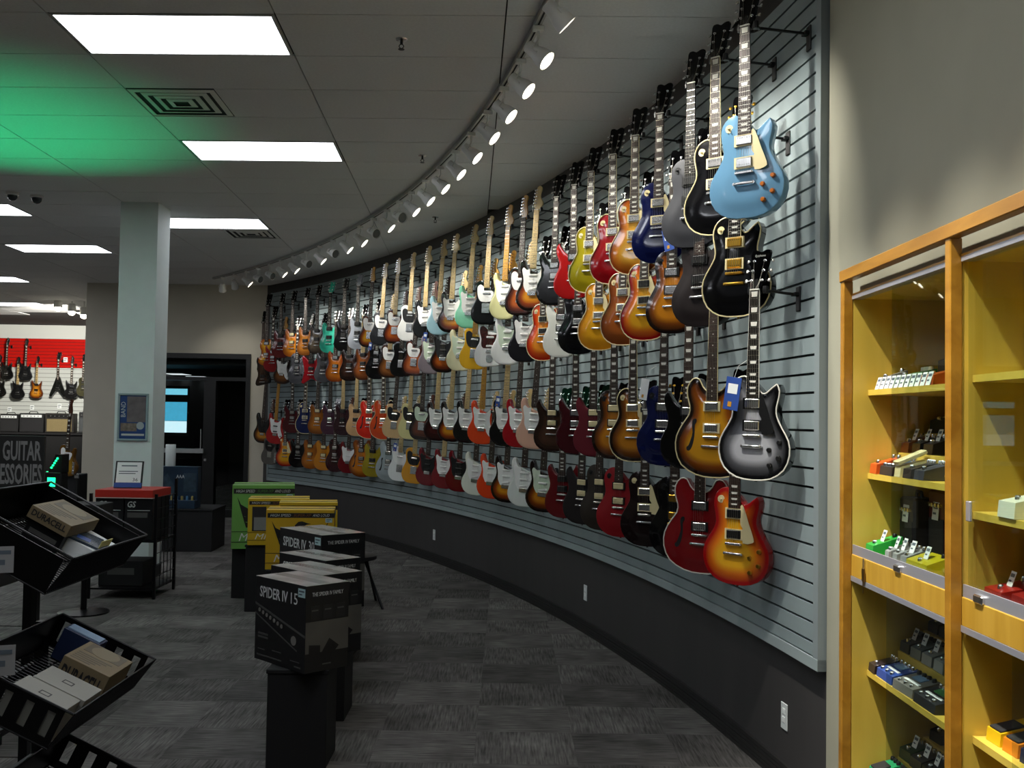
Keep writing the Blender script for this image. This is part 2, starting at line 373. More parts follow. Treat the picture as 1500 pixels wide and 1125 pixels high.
heads = [(-.6, True), (.8, True), (2.2, True), (3.6, True), (4.95, True)]+[(th, True) for th in (6.3, 7.65, 9.05, 10.4, 11.75, 13.1, 14.55, 15.95, 17.35, 18.7, 20.05)]+[(21.2, False), (22.4, True), (23.7, False), (25.0, True), (26.4, True), (27.7, False), (29.0, True), (30.3, False), (31.6, True), (32.8, True), (33.9, False), (35.1, False), (36.2, True), (37.4, True), (38.6, True)]  # heads nearest the camera are unseen, added to brighten the display case
for n, (th, lit) in enumerate(heads):
    w = wall(rad(th), OFF); aim = wall(rad(th-(1.3 if lit else 6)), 0.) + Vector((0, 0, 2.6)); base = Vector((w.x, w.y, CEIL-.035))
    if 6 < th < 8: aim = wall(rad(th+.3))+Vector((0, 0, 2.62))
    if th < 5: aim = Vector((1.3, w.y+.35, 1.05))
    if th > 37: aim = Vector((-4.05-.3*(th-37), 16.6, 2.2))
    if 1: pass; hd = base+Vector((0, 0, -.15))
    t = SPOTS[th] = thing('track_spotlight', ('lit' if lit else 'unlit')+' white track spotlight '+('unseen above the top edge of the picture' if th < 7 else 'along the curved ceiling track'), 'spotlight', base, 0, 'track spotlights')
    MB().box(-.03, .03, -.018, .018, -.03, -.001, RZ(rad(th)), .004).cyl((0, 0, -.03), (0, 0, -.075), .008).build('adapter', HEADW, t)
    q = (hd-aim).to_track_quat('Z', 'Y'); m4 = T3((0, 0, -.15)) @ q.to_matrix().to_4x4()
    yk = MB()
    for s in (-1, 1): yk.path([(0, 0, -.075), m4 @ Vector((s*.05, 0, .02)), m4 @ Vector((s*.05, 0, -.01))], .005, 5)
    yk.build('yoke', HEADW, t)
    for nm, me, m in (('housing', hs, HEADW), ('lens', ln, LENS if lit else DARKL)):
        o = obj(nm, me, m, t); o.matrix_local = m4
    if lit:
        d = (aim-hd).normalized(); L = lamp('SPOT', 'spot_beam', hd+d*.075, SPOT_W*(2.7 if th < 5 else (.16 if th > 37 else 1)), (1, .965, .88), aim, spot_size=rad(44 if th < 5 else 64), spot_blend=1.0 if th < 5 else .85, shadow_soft_size=.035)

# door at the far end
GLASS = bpy.data.materials.new('clear_glass'); GLASS.use_nodes = True; nt = GLASS.node_tree; nt.nodes.clear()
o_ = nt.nodes.new('ShaderNodeOutputMaterial'); mx = nt.nodes.new('ShaderNodeMixShader'); lw = nt.nodes.new('ShaderNodeLayerWeight'); lw.inputs[0].default_value = .5; pw = nt.nodes.new('ShaderNodeMath'); pw.operation = 'POWER'; pw.inputs[1].default_value = 5; fz = nt.nodes.new('ShaderNodeMath'); fz.operation = 'MULTIPLY_ADD'; fz.inputs[1].default_value = .6; fz.inputs[2].default_value = .025; nt.links.new(lw.outputs['Facing'], pw.inputs[0]); nt.links.new(pw.outputs[0], fz.inputs[0])
tp = nt.nodes.new('ShaderNodeBsdfTransparent'); tp.inputs[0].default_value = (.86, .9, .88, 1); gl = nt.nodes.new('ShaderNodeBsdfGlossy'); gl.inputs['Roughness'].default_value = .01
nt.links.new(fz.outputs[0], mx.inputs[0]); nt.links.new(tp.outputs[0], mx.inputs[1]); nt.links.new(gl.outputs[0], mx.inputs[2]); nt.links.new(mx.outputs[0], o_.inputs[0])
DF = mat('black_door_frame', '#0c0c0d', .4)
d1 = bpy.data.objects.new('door_1', None); COL.objects.link(d1); d1.location = (-5.13, 16.62, 0); struct(d1)
def dbox(name, m, *a):
    b = MB(); b.M = T3((5.13, -16.62, 0)); b.box(*a); return b.build(name, m, d1)
dbox('jamb', DF, -6.1, -6.03, 16.56, 16.72, 0, 2.64); dbox('jamb', DF, -4.22, -4.15, 16.56, 16.72, 0, 2.64); dbox('head', DF, -6.03, -4.22, 16.56, 16.72, 2.56, 2.64)
dbox('transom_bar', DF, -6.03, -4.22, 16.58, 16.70, 2.2, 2.26); dbox('mullion', DF, -4.80, -4.70, 16.57, 16.71, 0, 2.2); dbox('bottom_rail', DF, -6.03, -4.80, 16.6, 16.68, 0, .22)
dbox('bottom_rail', DF, -4.70, -4.22, 16.6, 16.68, 0, .12); dbox('stile', DF, -4.90, -4.80, 16.6, 16.68, .22, 2.2)
for a in ((-6.03, -4.22, 2.26, 2.56), (-6.03, -4.90, .22, 2.2), (-4.70, -4.22, .12, 2.2)): dbox('glass_pane', GLASS, a[0], a[1], 16.64, 16.65, a[2], a[3])
dbox('push_bar', mat('brushed_aluminium', '#b8bcbc', .35, .6), -5.95, -4.86, 16.5, 16.55, 1.03, 1.10); dbox('push_bar_bracket', DF, -5.0, -4.94, 16.55, 16.6, 1.02, 1.11)
dbox('lock', CHROME, -4.87, -4.83, 16.585, 16.6, .9, .94); dbox('pull_handle', CHROME, -4.93, -4.915, 16.56, 16.575, 1.1, 1.42)
vm = mat('vestibule_dark', '#1b1a1c', .7)
plain('wall_vestibule', MB().box(-6.7, -3.4, 24.8, 24.9, -.1, 3).box(-6.72, -6.68, 16.76, 24.8, -.1, 3).box(-3.5, -3.4, 16.76, 24.8, -.1, 3).box(-6.7, -3.4, 16.76, 24.8, 2.46, 2.56), vm)
for i, (x, y) in enumerate(((-6.5, 20.2), (-6.46, 21.5), (-6.48, 23.0))):
    t = thing('ceiling_light', ['left', 'middle', 'right'][i]+' one of three lit panels seen through the dark glass door', 'ceiling light', (x, y, 2.45), 0, 'panels beyond the door'); MB().box(-.2, .2, -.3, .3, -.01, .009).build('light_frame', mat('white_metal', '#c8c8c4', .4), t); MB().box(-.19, .19, -.29, .29, -.014, -.0101).build('diffuser', mat('dim_diffuser', '#f4f8ff', .5, emit=1.2), t)
t = thing('television', 'lit cyan and white screen seen through the dark glass door', 'screen', (-6.2, 18.5, 1.6))
MB().box(-.48, .48, -.02, .02, -.34, .56).build('screen_case', BLACK, t)
for z0, z1, h, s in ((-.07, .27, '#4fb6e0', 1.6), (-.28, -.075, '#cfeefc', 2.2), (.40, .51, '#7fd6f4', 1.8)):
    MB().box(-.45, .45, -.026, -.021, z0, z1).build('picture', mat('screen_'+h[1:], h, .4, emit=s*.6, noise=.3, nscale=9), t)
# ------------------------------------------------------------------ electric guitars
S = 1.04; CM = .01*S
def c2(pts): return [(p[0]*CM, p[1]*CM)+tuple(p[2:]) for p in pts]
def mir(half):   # left half from bottom centre up to the neck -> whole symmetric outline
    return half+[(-p[0],)+tuple(p[1:]) for p in reversed(half) if p[0] != 0]
OUT = {
 'lp': [(0,0),(-8,.9),(-14,4.8),(-16.6,11),(-16,17),(-13,22),(-10.6,26.3),(-10.4,30),(-11.3,34.5),(-11.2,38.5),(-9.4,41.8),(-6.2,43.6),(-2.9,43),(2.9,37.2),(4,36.3),(5.6,36.6),(8,38.6),(10.4,40.3,1),(11.6,37.5),(11,33.5),(10.2,30),(10.6,26.8),(13,22),(16,17),(16.6,11),(14,4.8),(8,.9)],
 'st': [(0,.6),(-7,1),(-13,4.4),(-15.9,10),(-15.2,15.8),(-12.4,20.8),(-11.1,25.5),(-12,30),(-13.3,34.5),(-13,38.7),(-11,41),(-9.2,39.8),(-8,36.2),(-6,33.6),(-3,32.6),(3,30.6),(5.6,30.8),(7.8,33.2),(9.6,36.2),(11.2,35.7),(11.9,32),(11.1,28),(10.7,24.5),(12,20.5),(15,15.6),(16,10),(13.5,4.5),(7,1.1)],
 'te': [(0,.4),(-8,.8),(-13.5,4),(-15.9,10),(-15,16),(-12.2,21.3),(-10.9,26),(-11.8,31),(-12.3,35),(-10.5,38.6),(-6.5,40),(-3,38.6),(3,31),(5.2,31),(7.6,34),(9.5,36.8),(11.2,36),(11.6,32),(10.7,28),(10.7,24.5),(12.5,20.5),(15.4,15.6),(16,10),(13.5,4),(8,.8)],
 'sg': mir([(0,0),(-8,.8),(-14,4.5),(-16.4,10),(-15.6,16),(-12.8,21),(-11.8,25.5),(-13,30),(-14.3,34.5),(-13.9,37.8),(-11.9,40,1),(-10.5,37.4),(-8,34),(-5.6,32),(-2.9,31)]),
 'es': mir([(0,0),(-9,1),(-17,5.2),(-20.4,12),(-20,19),(-16.6,25),(-13.2,29.5),(-12.9,33.5),(-14.4,38.3),(-14.2,43),(-11.4,46.6),(-8,46.4),(-6,43),(-2.9,40.5)]),
 'pr': [(0,.2),(-7.5,.8),(-13.5,4.4),(-15.8,10),(-15,16),(-12.2,21.2),(-11,26),(-12,31),(-12.7,35.5),(-11.6,39.6),(-9.6,40.6),(-7.6,37.5),(-5.2,35),(-3,34.4),(3,33.4),(5,33.2),(7.2,35),(9.4,38),(11,37.6),(11.8,34),(11.2,29.5),(11,25.5),(12.4,21),(15,16),(15.8,10),(13.5,4.4),(7.5,.8)],
 'jm': [(0,1.4),(-7,.6),(-13.6,3),(-16.6,9),(-16,15.5),(-12.6,21.5),(-11.6,26),(-13.2,32),(-14,37),(-12,41.5),(-9.6,41),(-7,36),(-3,33.4),(3,32),(6,31.4),(8.5,34),(10.6,36.5),(12.3,34),(12,29),(11.2,24),(13.5,18.5),(16.5,13.5),(16.5,8),(12,3.5),(6,1.8)],
 'vb': mir([(0,0),(-8,1),(-13.6,4.8),(-14.2,10.5),(-10.8,14.8),(-8.9,18),(-8.8,22),(-10.8,25),(-12.2,29),(-12,34),(-9.5,38.4),(-5,40.2),(-2.7,40.4)]),
 'hb': [(2,2),(-5,.5),(-11,0),(-13.5,3.5),(-12,9),(-9.6,14),(-9.4,20),(-11.4,25),(-10.6,31),(-12.4,37),(-10.5,43),(-6.5,42),(-3,37),(3,36.5),(6,38),(9,40.4),(11,36),(9.6,29),(9.2,22),(11,16),(13.5,10),(12.6,4.5),(8,3)],
 'rd': [(0,7,1),(-12,-1,1),(-15.5,1,1),(-11.2,14,1),(-11.8,22,1),(-15.6,36,1),(-13,38,1),(-5,31.5,1),(-3,31.5,1),(3,31.5,1),(5.5,31.5,1),(11.5,38.5,1),(14,37,1),(11,22,1),(11.4,15,1),(17,3,1),(14.6,.5,1)],
 'fv': [(0,15,1),(-15,-4,1),(-19.5,-1,1),(-5.2,39,1),(-3,43,1),(3,43,1),(5.2,39,1),(19.5,-1,1),(15,-4,1)],
 'ss': [(0,.3),(-7.5,.8),(-13,4.2),(-15.2,10),(-14.3,16),(-11.6,21),(-10.6,25.5),(-11.8,31),(-12.8,36.5),(-12.6,42.5,1),(-10,39),(-7.4,35.5),(-3,33.6),(3,32),(6,32.8),(8.6,36),(11,40.6,1),(11.6,36),(11,30),(10.6,25),(11.8,20.6),(14.5,15.6),(15.4,10),(13,4.2),(7.5,.8)],
}
OUT['pb'] = [(p[0]*1.08, p[1]*1.12)+tuple(p[2:]) for p in OUT['st']]
# type: (thickness, dome, edge radius, bridge height, fretboard end, nut height above body bottom, head shape, guard outline)
GEO = {'lp': (5.2,1.2,.25,18.6,34.6,80), 'st': (4.4,0,.9,15.2,34.6,80), 'te': (4.4,0,.3,15,34.4,80), 'sg': (3.6,0,.5,17.6,32,80), 'es': (4.6,1.3,.25,19,36,82), 'pr': (4.6,.8,.4,16.6,34.5,80), 'jm': (4.4,0,.8,15.6,34.6,80),
       'vb': (5,1,.3,13,36,90), 'hb': (4,0,.5,10,36,96), 'rd': (4,0,.25,16,32,80), 'fv': (4,0,.25,17.5,35,82), 'ss': (4.4,.5,.5,15,34,80), 'pb': (4.4,0,.9,15,37,98)}
GUARD = {
 'lp': [(3.3,35.8),(5,35.2),(7.6,28),(10,21.8),(9.4,19.9),(4.7,19.4),(4.5,26),(3.4,27.5)],
 'st': [(-2.9,33.6),(-6,33),(-9,35),(-10.5,33),(-9.4,28.6),(-8.6,24.6),(-8.4,20.4),(-6.4,16.6),(-4.6,15.2),(4.5,15.2),(5.2,13),(8,9.6),(11.4,7.4),(13.2,9),(12.7,13),(10.5,17.4),(8.9,22),(8.7,26),(9.6,30.6),(8.8,33.4),(6.6,31.4),(4,29.8),(-2.8,29.8)],
 'te': [(-2.9,34),(-6.5,36.4),(-9.6,34.6),(-9.8,30),(-9,26),(-7.4,23),(-4.6,21),(4,21),(5.8,24),(7.4,27),(7,30),(3,31),(-2.9,31)],
 'jm': [(-2.9,34),(-8,37.6),(-11.4,36),(-11.2,31),(-9.4,26),(-9.4,21.4),(-7,17.6),(4.2,17.6),(5,13),(9,8),(13,8.4),(13,13),(10,18),(9,24),(10,29),(9.6,33),(6,30.2),(-2.9,30)],
 'pr': [(-2.9,33),(-7,35),(-9.6,33),(-8.8,28),(-8,23),(-6,18.6),(4.6,18),(7,22),(8,27),(8.4,32),(5,32)],
 'sg': [(-3,30),(-8,31),(-10.5,33),(-9.6,28),(-6.6,24),(-4.6,18.4),(4.8,18.4),(7,24),(9.6,28),(10.5,33),(8,31),(3,30)],
}
GUARD['es'] = [(x*1.05, z+.6) for x, z in GUARD['lp']]; GUARD['pb'] = [(x*1.05, z*1.1) for x, z in GUARD['st']]
HEAD = {
 'gib': mir([(0,-1),(-2.2,-1),(-2.3,.5),(-3.5,3.2),(-3.9,9),(-4.4,16.3),(-3.2,17.6),(-1.6,17.4),(0,16.6)]),
 'fen': [(-2.1,-1),(-2.4,1.5),(-3.3,3.6),(-2.7,8),(-2,12.4),(-1.5,16),(0,18.6),(2.2,18.6),(3.2,16.4),(2.4,13.4),(2.1,10.4),(3.4,8.3),(4.7,6),(4.4,3.2),(2.7,1.2),(2.1,-1)],
 'tel': [(-2.1,-1),(-2.3,1.4),(-3.1,3),(-2.7,8),(-2.2,13),(-1.6,16.6),(.2,18.6),(2.4,17.6),(2.6,15.4),(1.7,13),(2.1,9),(2.9,5),(2.8,2.6),(2.1,-1)],
 'prs': mir([(0,-1),(-2.1,-1),(-2.4,.5),(-3.9,2.4),(-3.3,8),(-3.4,14),(-2,15.2),(0,13.4)]),
 'flame': [(-2.1,-1),(-2.4,1),(-3.6,3),(-2.4,8),(-2.2,13),(-3.6,19,1),(.5,17),(3,12),(2.6,6),(2.3,1),(2.1,-1)],
}
HEADOF = {'lp':'gib','sg':'gib','es':'gib','st':'fen','te':'tel','jm':'fen','pr':'prs','vb':'gib','hb':'gib','rd':'flame','fv':'gib','ss':'flame','pb':'fen'}
CACHE = {}
def body_mesh(ty):
    th, dome, r, br, fe, nut = GEO[ty]; th *= CM; dome *= CM; r *= CM
    o = [Vector(p) for p in spline(c2(OUT[ty]), 6)]; n = len(o)
    if sum(o[i].x*o[(i+1) % n].y-o[(i+1) % n].x*o[i].y for i in range(n)) < 0: o.reverse()
    nor = []
    for i in range(n):
        d = (o[(i+1) % n]-o[i-1]).normalized(); nor.append(Vector((d.y, -d.x)))
    ins = [o[i]-nor[i]*r for i in range(n)]
    def dist(p):
        m = 9
        for i in range(n):
            a, b = ins[i], ins[(i+1) % n]; ab = b-a; t = max(0, min(1, (p-a).dot(ab)/max(ab.length_squared, 1e-12))); m = min(m, (p-a-ab*t).length)
        return m
    def isin(p):
        c = False
        for i in range(n):
            a, b = ins[i], ins[(i+1) % n]
            if (a.y > p.y) != (b.y > p.y) and p.x < (b.x-a.x)*(p.y-a.y)/(b.y-a.y)+a.x: c = not c
        return c
    st = .021; pts = list(ins); y = min(p.y for p in ins); row = 0
    while y < max(p.y for p in ins):
        x = min(p.x for p in ins)+(st/2 if row % 2 else 0)
        while x < max(p.x for p in ins):
            p = Vector((x, y))
            if isin(p) and dist(p) > .009: pts.append(p)
            x += st
        y += st*.87; row += 1
    vs, es, fs, *_ = delaunay_2d_cdt(pts, [(i, (i+1) % n) for i in range(n)], [], 1, 1e-6)
    V = []; E = []
    for p in vs:
        d = dist(p); q = min(1, d/(.075*S)); V.append((p.x, -(dome*(q*q*(3-2*q))), p.y)); E.append(d)
    F = [tuple(f) for f in fs]
    # rings of the rim, starting from the inset front outline (vertices 0..n-1 are kept first by the triangulation)
    idx = list(range(n)); prev = idx
    for k in (1, 2, 3, 4, 5, 6):
        if k <= 3: a = k/3*pi/2; off = r*sin(a); yy = r*(1-cos(a))
        else: a = (k-4)/2*pi/2; off = r*cos(a); yy = th-r*(1-sin(a))
        cur = []
        for i in range(n):
            cur.append(len(V)); p = ins[i]+nor[i]*off; V.append((p.x, yy, p.y)); E.append(0)
        F += [(prev[i], cur[i], cur[(i+1) % n], prev[(i+1) % n]) for i in range(n)]; prev = cur
    F.append(tuple(prev))
    me = bpy.data.meshes.new('body_'+ty); me.from_pydata(V, [], F)
    at = me.attributes.new('edge', 'FLOAT', 'POINT'); at.data.foreach_set('value', E)
    bm = bmesh.new(); bm.from_mesh(me); bmesh.ops.recalc_face_normals(bm, faces=bm.faces); bm.to_mesh(me); bm.free()
    me.polygons.foreach_set('use_smooth', [True]*len(me.polygons)); me.set_sharp_from_angle(angle=rad(42)); me.update()
    o3 = [(p.x, p.y) for p in o]
    return me, o3
def cache(key, fn):
    if key not in CACHE: CACHE[key] = fn()
    return CACHE[key]
def bx(*a, bev=0.): return MB().box(*[v*CM for v in a], bev=bev*CM)
ROWZ = {'top': 3.355, 'second': 2.955, 'third': 2.227, 'bottom': 1.717}
ARM = {'top': .29, 'second': .245, 'third': .20, 'bottom': .16}

def guitar(ty, fin, label, th, row, guard=None, neck='r', near=False, binding=None, hw='c', head=None, pick='auto', knob=None, dz=0., inlay='blk', group='electric guitars on the slatwall', loc=None, rz=None, sc=1., logo=False, headm=None):
    thk, dome, r, br, fe, nut = GEO[ty]; dz_ = dome+.02; met = GOLD if hw == 'g' else CHROME
    if loc is None:
        w = wall(rad(th), ARM[row]); loc = (w.x, w.y, ROWZ[row]+dz); rz = -rad(40-(th-6.5)*.5+random.uniform(-4, 4))
    fender = HEADOF[ty] in ('fen', 'tel')
    t = thing('electric_bass' if ty in ('vb', 'pb', 'hb') else 'electric_guitar', label, 'guitar', loc, rz, group, ry=rad((3.4 if fender else .4)+random.uniform(-.8, .8)))
    t.scale = (sc, sc, sc); Z = -nut*CM
    def put(name, me, m, parent=t, z=Z, y=0., x=0., kind=None):
        o = obj(name, me, m, parent, kind); o.location = (x, y, z) if parent is t else (x, y, 0); return o
    bm_, outl = cache(('b', ty), lambda: body_mesh(ty)); put('body', bm_, fin)
    if binding:
        def f():
            b = MB(); b.path([(x, -.001, z) for x, z in outl]+[(outl[0][0], -.001, outl[0][1])], .0034, 5); return b.mesh('binding')
        put('binding', cache(('bind', ty), f), binding)
    if guard:
        gy = (-(dome+.55)*CM, -(dome+.75)*CM) if ty in ('lp', 'es') else (-.0003-dome*CM, -.0032-dome*CM)
        put('pickguard', cache(('g', ty), lambda: MB().plate(spline(c2(GUARD[ty if ty in GUARD else 'pr']), 4), *gy).mesh('pickguard')), guard)
    # neck, fretboard, frets, inlays (all share the frame of the nut)
    fb = {'lp': 1.9, 'es': 1.9, 'pr': 1.4, 'vb': 1.8}.get(ty, 1.0)          # front of the fretboard above the body's edge plane
    L = nut-fe; wn, we = 2.15, 2.85
    maple = neck in ('m', 'a')
    NW = {'m': mat('maple_neck', '#cdb27c', .3, coat=.4), 'a': mat('amber_maple_neck', '#c08a2c', .3, coat=.4), 'r': mat('mahogany_neck', '#4a2616', .35), 'k': BLACK}[neck]
    FB = {'m': NW, 'a': NW, 'r': wood('rosewood', '#38251c', '#22140e', .45), 'k': mat('ebony', '#15110f', .45, spec=.2)}[neck]
    def fneck():
        b = MB(); vs = []; nseg = 8
        for z, ww, d in ((0, wn-.1, 2.), (-L*.6, (wn+we)/2-.1, 2.2), (-(nut-fe)-1.0, we-.1, 2.4)):
            for i in range(nseg+1):
                a = pi*i/nseg; vs.append((ww*cos(a)*CM, (-fb+.6+d*sin(a))*CM, z*CM))
        k = nseg+1; fs = [(j*k+i, j*k+i+1, (j+1)*k+i+1, (j+1)*k+i) for j in range(2) for i in range(nseg)]
        fs += [(j*k, (j+1)*k, (j+1)*k+nseg, j*k+nseg) for j in range(2)]+[tuple(range(k)), tuple(range(2*k, 3*k))[::-1]]
        return b.add(vs, fs).mesh('neck', 50)
    put('neck', cache(('n', ty), fneck), NW, z=0)
    def ffb():
        b = MB(); vs = [(-wn, 0), (wn, 0), (we, -L), (-we, -L)]
        return b.plate([(x*CM, z*CM) for x, z in vs], (-fb+.6)*CM, -fb*CM).mesh('fretboard')
    fbo = put('fretboard', cache(('f', ty), ffb), FB, z=0)
    sl = {'lp': 62.8, 'sg': 62.8, 'es': 62.8}.get(ty, nut-br)
    if ty not in ('lp', 'sg', 'es'): sl = nut-br
    def ffr():
        b = MB()
        for k in range(1, 23):
            d = sl*(1-2**(-k/12))
            if d > L-.3: break
            ww = wn+(we-wn)*d/L; b.box(-ww*CM, ww*CM, (-fb-.1)*CM, -fb*CM, (-d-.1)*CM, (-d+.1)*CM)
        return b.mesh('frets')
    put('frets', cache(('fr', ty), ffr), NICKEL, fbo, kind='stuff')
    def finl():
        b = MB()
        for k in (3, 5, 7, 9, 12, 15, 17, 19, 21)+((1,) if inlay == 'blk' else ()):
            d0, d1 = sl*(1-2**(-(k-1)/12)), sl*(1-2**(-k/12)); d = (d0+d1)/2; g = (d1-d0)*.32
            if d > L-.8: continue
            if inlay == 'dot':
                for x in ((-.9, .9) if k == 12 else (0,)): b.lathe([(.33*CM, 0), (.33*CM, .03*CM)], 8, T3((x*CM, (-fb-.005)*CM, -d*CM)) @ Matrix.Rotation(pi/2, 4, 'X'))
            else: b.plate([(-1.5*CM, (-d+g)*CM), (1.5*CM, (-d+g)*CM), (1.25*CM, (-d-g)*CM), (-1.25*CM, (-d-g)*CM)], -fb*CM, (-fb-.03)*CM)
        return b.mesh('inlays')
    put('inlays', cache(('in', ty, inlay), finl), BLACK if maple else PEARL, fbo, kind='stuff')
    if binding and ty in ('lp', 'es'):
        def fbb():
            b = MB()
            for s in (-1, 1): b.add([(s*(wn)*CM, (-fb-.02)*CM, 0), (s*(wn+.14)*CM, (-fb-.02)*CM, 0), (s*(we+.14)*CM, (-fb-.02)*CM, -L*CM), (s*we*CM, (-fb-.02)*CM, -L*CM), (s*wn*CM, (-fb+.6)*CM, 0), (s*(wn+.14)*CM, (-fb+.6)*CM, 0), (s*(we+.14)*CM, (-fb+.6)*CM, -L*CM), (s*we*CM, (-fb+.6)*CM, -L*CM)], [(0, 1, 2, 3), (4, 7, 6, 5), (1, 5, 6, 2), (0, 3, 7, 4)])
            return b.mesh('fretboard_binding')
        put('fretboard_binding', cache(('fbb', ty), fbb), binding, fbo)
    put('nut', cache(('nut', ty), lambda: bx(-2.15, 2.15, -fb-.3, -fb+.6, -.1, .45).mesh('nut')), PEARL, z=0)
    hd = head or HEADOF[ty]; ang = .0 if hd in ('fen', 'tel') else .28; yb = -fb+.5 if ang else -fb+.9
    SH = Matrix(((1, 0, 0, 0), (0, 1, ang, 0), (0, 0, 1, 0), (0, 0, 0, 1)))
    def fhd(): return MB().plate(spline(c2(HEAD[hd]), 4), yb*CM, (yb+1.5)*CM, SH).mesh('headstock')
    hm = headm or (NW if hd in ('fen', 'tel') else (HBLK if hd != 'prs' else (fin if neck == 'k' else HBLK)))
    hs_ = put('headstock', cache(('h', ty, hd), fhd), hm, z=0)
    inline = hd in ('fen', 'tel', 'flame'); pos = []
    for k in range(6):
        if inline: pos.append((-1.7+.22*k, 2.9+2.55*k, -1, -2.9+.26*k))
        else:
            s = -1 if k < 3 else 1; pos.append((s*2.5, 4.2+4.3*(k % 3), s, s*(3.8+.2*(k % 3))))
    if ty in ('vb', 'pb', 'hb'): pos = [p for i, p in enumerate(pos) if i not in (2, 5)] if not inline else [(-1.6+.2*k, 3.5+3.9*k, -1, -2.9+.3*k) for k in range(4)]
    def ftun(ps):
        b = MB(); b.M = SH
        for x, z, s, ex in ps:
            b.lathe([(.62*CM, 0), (.62*CM, .2*CM), (.4*CM, .25*CM), (.42*CM, 1.0*CM)], 8, T3((x*CM, yb*CM, z*CM)) @ Matrix.Rotation(pi/2, 4, 'X'))
            b.cyl((ex*CM, (yb+.8)*CM, z*CM), ((ex+s*1.0)*CM, (yb+.8)*CM, z*CM), .22*CM, 6)
            b.box((ex+s*1.5-.65)*CM, (ex+s*1.5+.65)*CM, (yb+.45)*CM, (yb+1.15)*CM, (z-.8)*CM, (z+.8)*CM, bev=.25*CM)
        return b.mesh('tuning_peg', 40)
    if near:
        for k, p in enumerate(pos): put('tuning_peg', cache(('tp', ty, hd, k), lambda: ftun([p])), met, hs_)
    else: put('tuning_pegs', cache(('tps', ty, hd), lambda: ftun(pos)), met, hs_, kind='stuff')
    if logo: text('Epiphone', .014, .05, PEARL, hs_, SH @ T3((-.026, yb*CM-.0004, 14.3*CM)))
    if near and hd == 'gib': put('truss_rod_cover', cache(('trc', ty), lambda: MB().plate([(-.012, .012), (.012, .012), (.006, .05), (-.006, .05)], yb*CM, yb*CM-.002, SH).mesh('truss_rod_cover')), mat('cover_black', '#1a1a1a', .2), hs_)
    # hardware on the top
    hum = ty in ('lp', 'sg', 'es', 'pr', 'vb', 'hb', 'rd', 'fv', 'ss'); top = -(dome)*CM
    if pick == 'auto': pick = 'cov' if ty in ('lp', 'sg', 'es', 'vb') else ('blk' if hum else 'sc')
    if hum:
        for nm, zz in (('bridge', br+4.3), ('neck', fe-2.4)):
            ro = put('pickup', cache(('pu', ty, nm), lambda: bx(-3.5, 3.5, -dome-1.25, -dome-.1, zz-1.9, zz+1.9, bev=.3).mesh('pickup')), {'cov': met, 'blk': BLACK, 'wht': CREAM, 'p90': BLACK}[pick])
            def frg():
                b = MB()
                for a in ((-4.5, 4.5, 1.95, 2.4), (-4.5, 4.5, -2.4, -1.95), (-4.5, -3.55, -1.95, 1.95), (3.55, 4.5, -1.95, 1.95)): b.box(a[0]*CM, a[1]*CM, (-dome-.6)*CM, (-dome+.15)*CM, (zz+a[2])*CM, (zz+a[3])*CM)
                return b.mesh('pickup_ring')
            put('pickup_ring', cache(('pr', ty, nm), frg), CREAM if (binding is CREAM or guard is CREAM) and pick in ('cov', 'blk') else BLACK, ro)
            if near or pick == 'wht':
                def fps():
                    b = MB()
                    for i in range(6): b.lathe([(.2*CM, 0), (.2*CM, .08*CM)], 6, T3(((-2.55+1.02*i)*CM, (-dome-1.25)*CM, (zz+(.95 if nm == 'neck' else -.95))*CM)) @ Matrix.Rotation(pi/2, 4, 'X'))
                    return b.mesh('pole_pieces')
                put('pole_pieces', cache(('pp', ty, nm), fps), STEEL, ro, kind='stuff')
        def fbr():
            b = bx(-3.9, 3.9, -dome-1.7, -dome-.4, br-.55, br+.55, bev=.2)
            for i in range(6): b.box((-2.7+.98*i)*CM, (-2.1+.98*i)*CM, (-dome-2)*CM, (-dome-1.6)*CM, (br-.35)*CM, (br+.35)*CM)
            for s in (-1, 1): b.lathe([(.5*CM, 0), (.5*CM, .9*CM)], 8, T3((s*3.7*CM, -dome*CM, br*CM)) @ Matrix.Rotation(pi/2, 4, 'X'))
            return b.mesh('bridge')
        put('bridge', cache(('br', ty), fbr), met)
        tp_ = br-4.4
        def ftp():
            b = bx(-4.6, 4.6, -dome-1.6, -dome-.5, tp_-.6, tp_+.6, bev=.35)
            for s in (-1, 1): b.lathe([(.65*CM, 0), (.65*CM, 1.3*CM)], 8, T3((s*4.3*CM, -dome*CM, tp_*CM)) @ Matrix.Rotation(pi/2, 4, 'X'))
            return b.mesh('tailpiece', 40)
        put('tailpiece', cache(('tl', ty), ftp), met)
        kp = [(12.2, 16.2), (8., 13), (12, 9.8), (8.2, 6.6)] if ty in ('lp', 'es', 'sg') else [(8.5, 12), (11.4, 9), (9.5, 5.5)]
        if ty == 'es': kp = [(12.5, 15.5), (9, 11), (15, 12), (11.5, 7.5)]
        if ty == 'sg': kp = [(9.6, 15), (9.8, 10.5), (12.4, 12), (12, 7.2)]
        sw = (-7.3, 38.2) if ty == 'lp' else ((8.6, 21) if ty != 'es' else (13.5, 21.5))
        if ty == 'fv': kp = [(7.2, 16), (9.4, 10.5), (11.6, 5)]; sw = (4.6, 24)
    else:
        w_ = WHITEP if guard is not BLACK else BLACK; w_ = BLACK if ty == 'te' or pick == 'blk' else w_
        zs_ = [(br+2.6, 0.18), (br+8, 0), (br+13.6, 0)] if ty == 'st' else ([(br+13.4, 0)] if ty == 'te' else [(br+4, 0), (br+12, 0)])
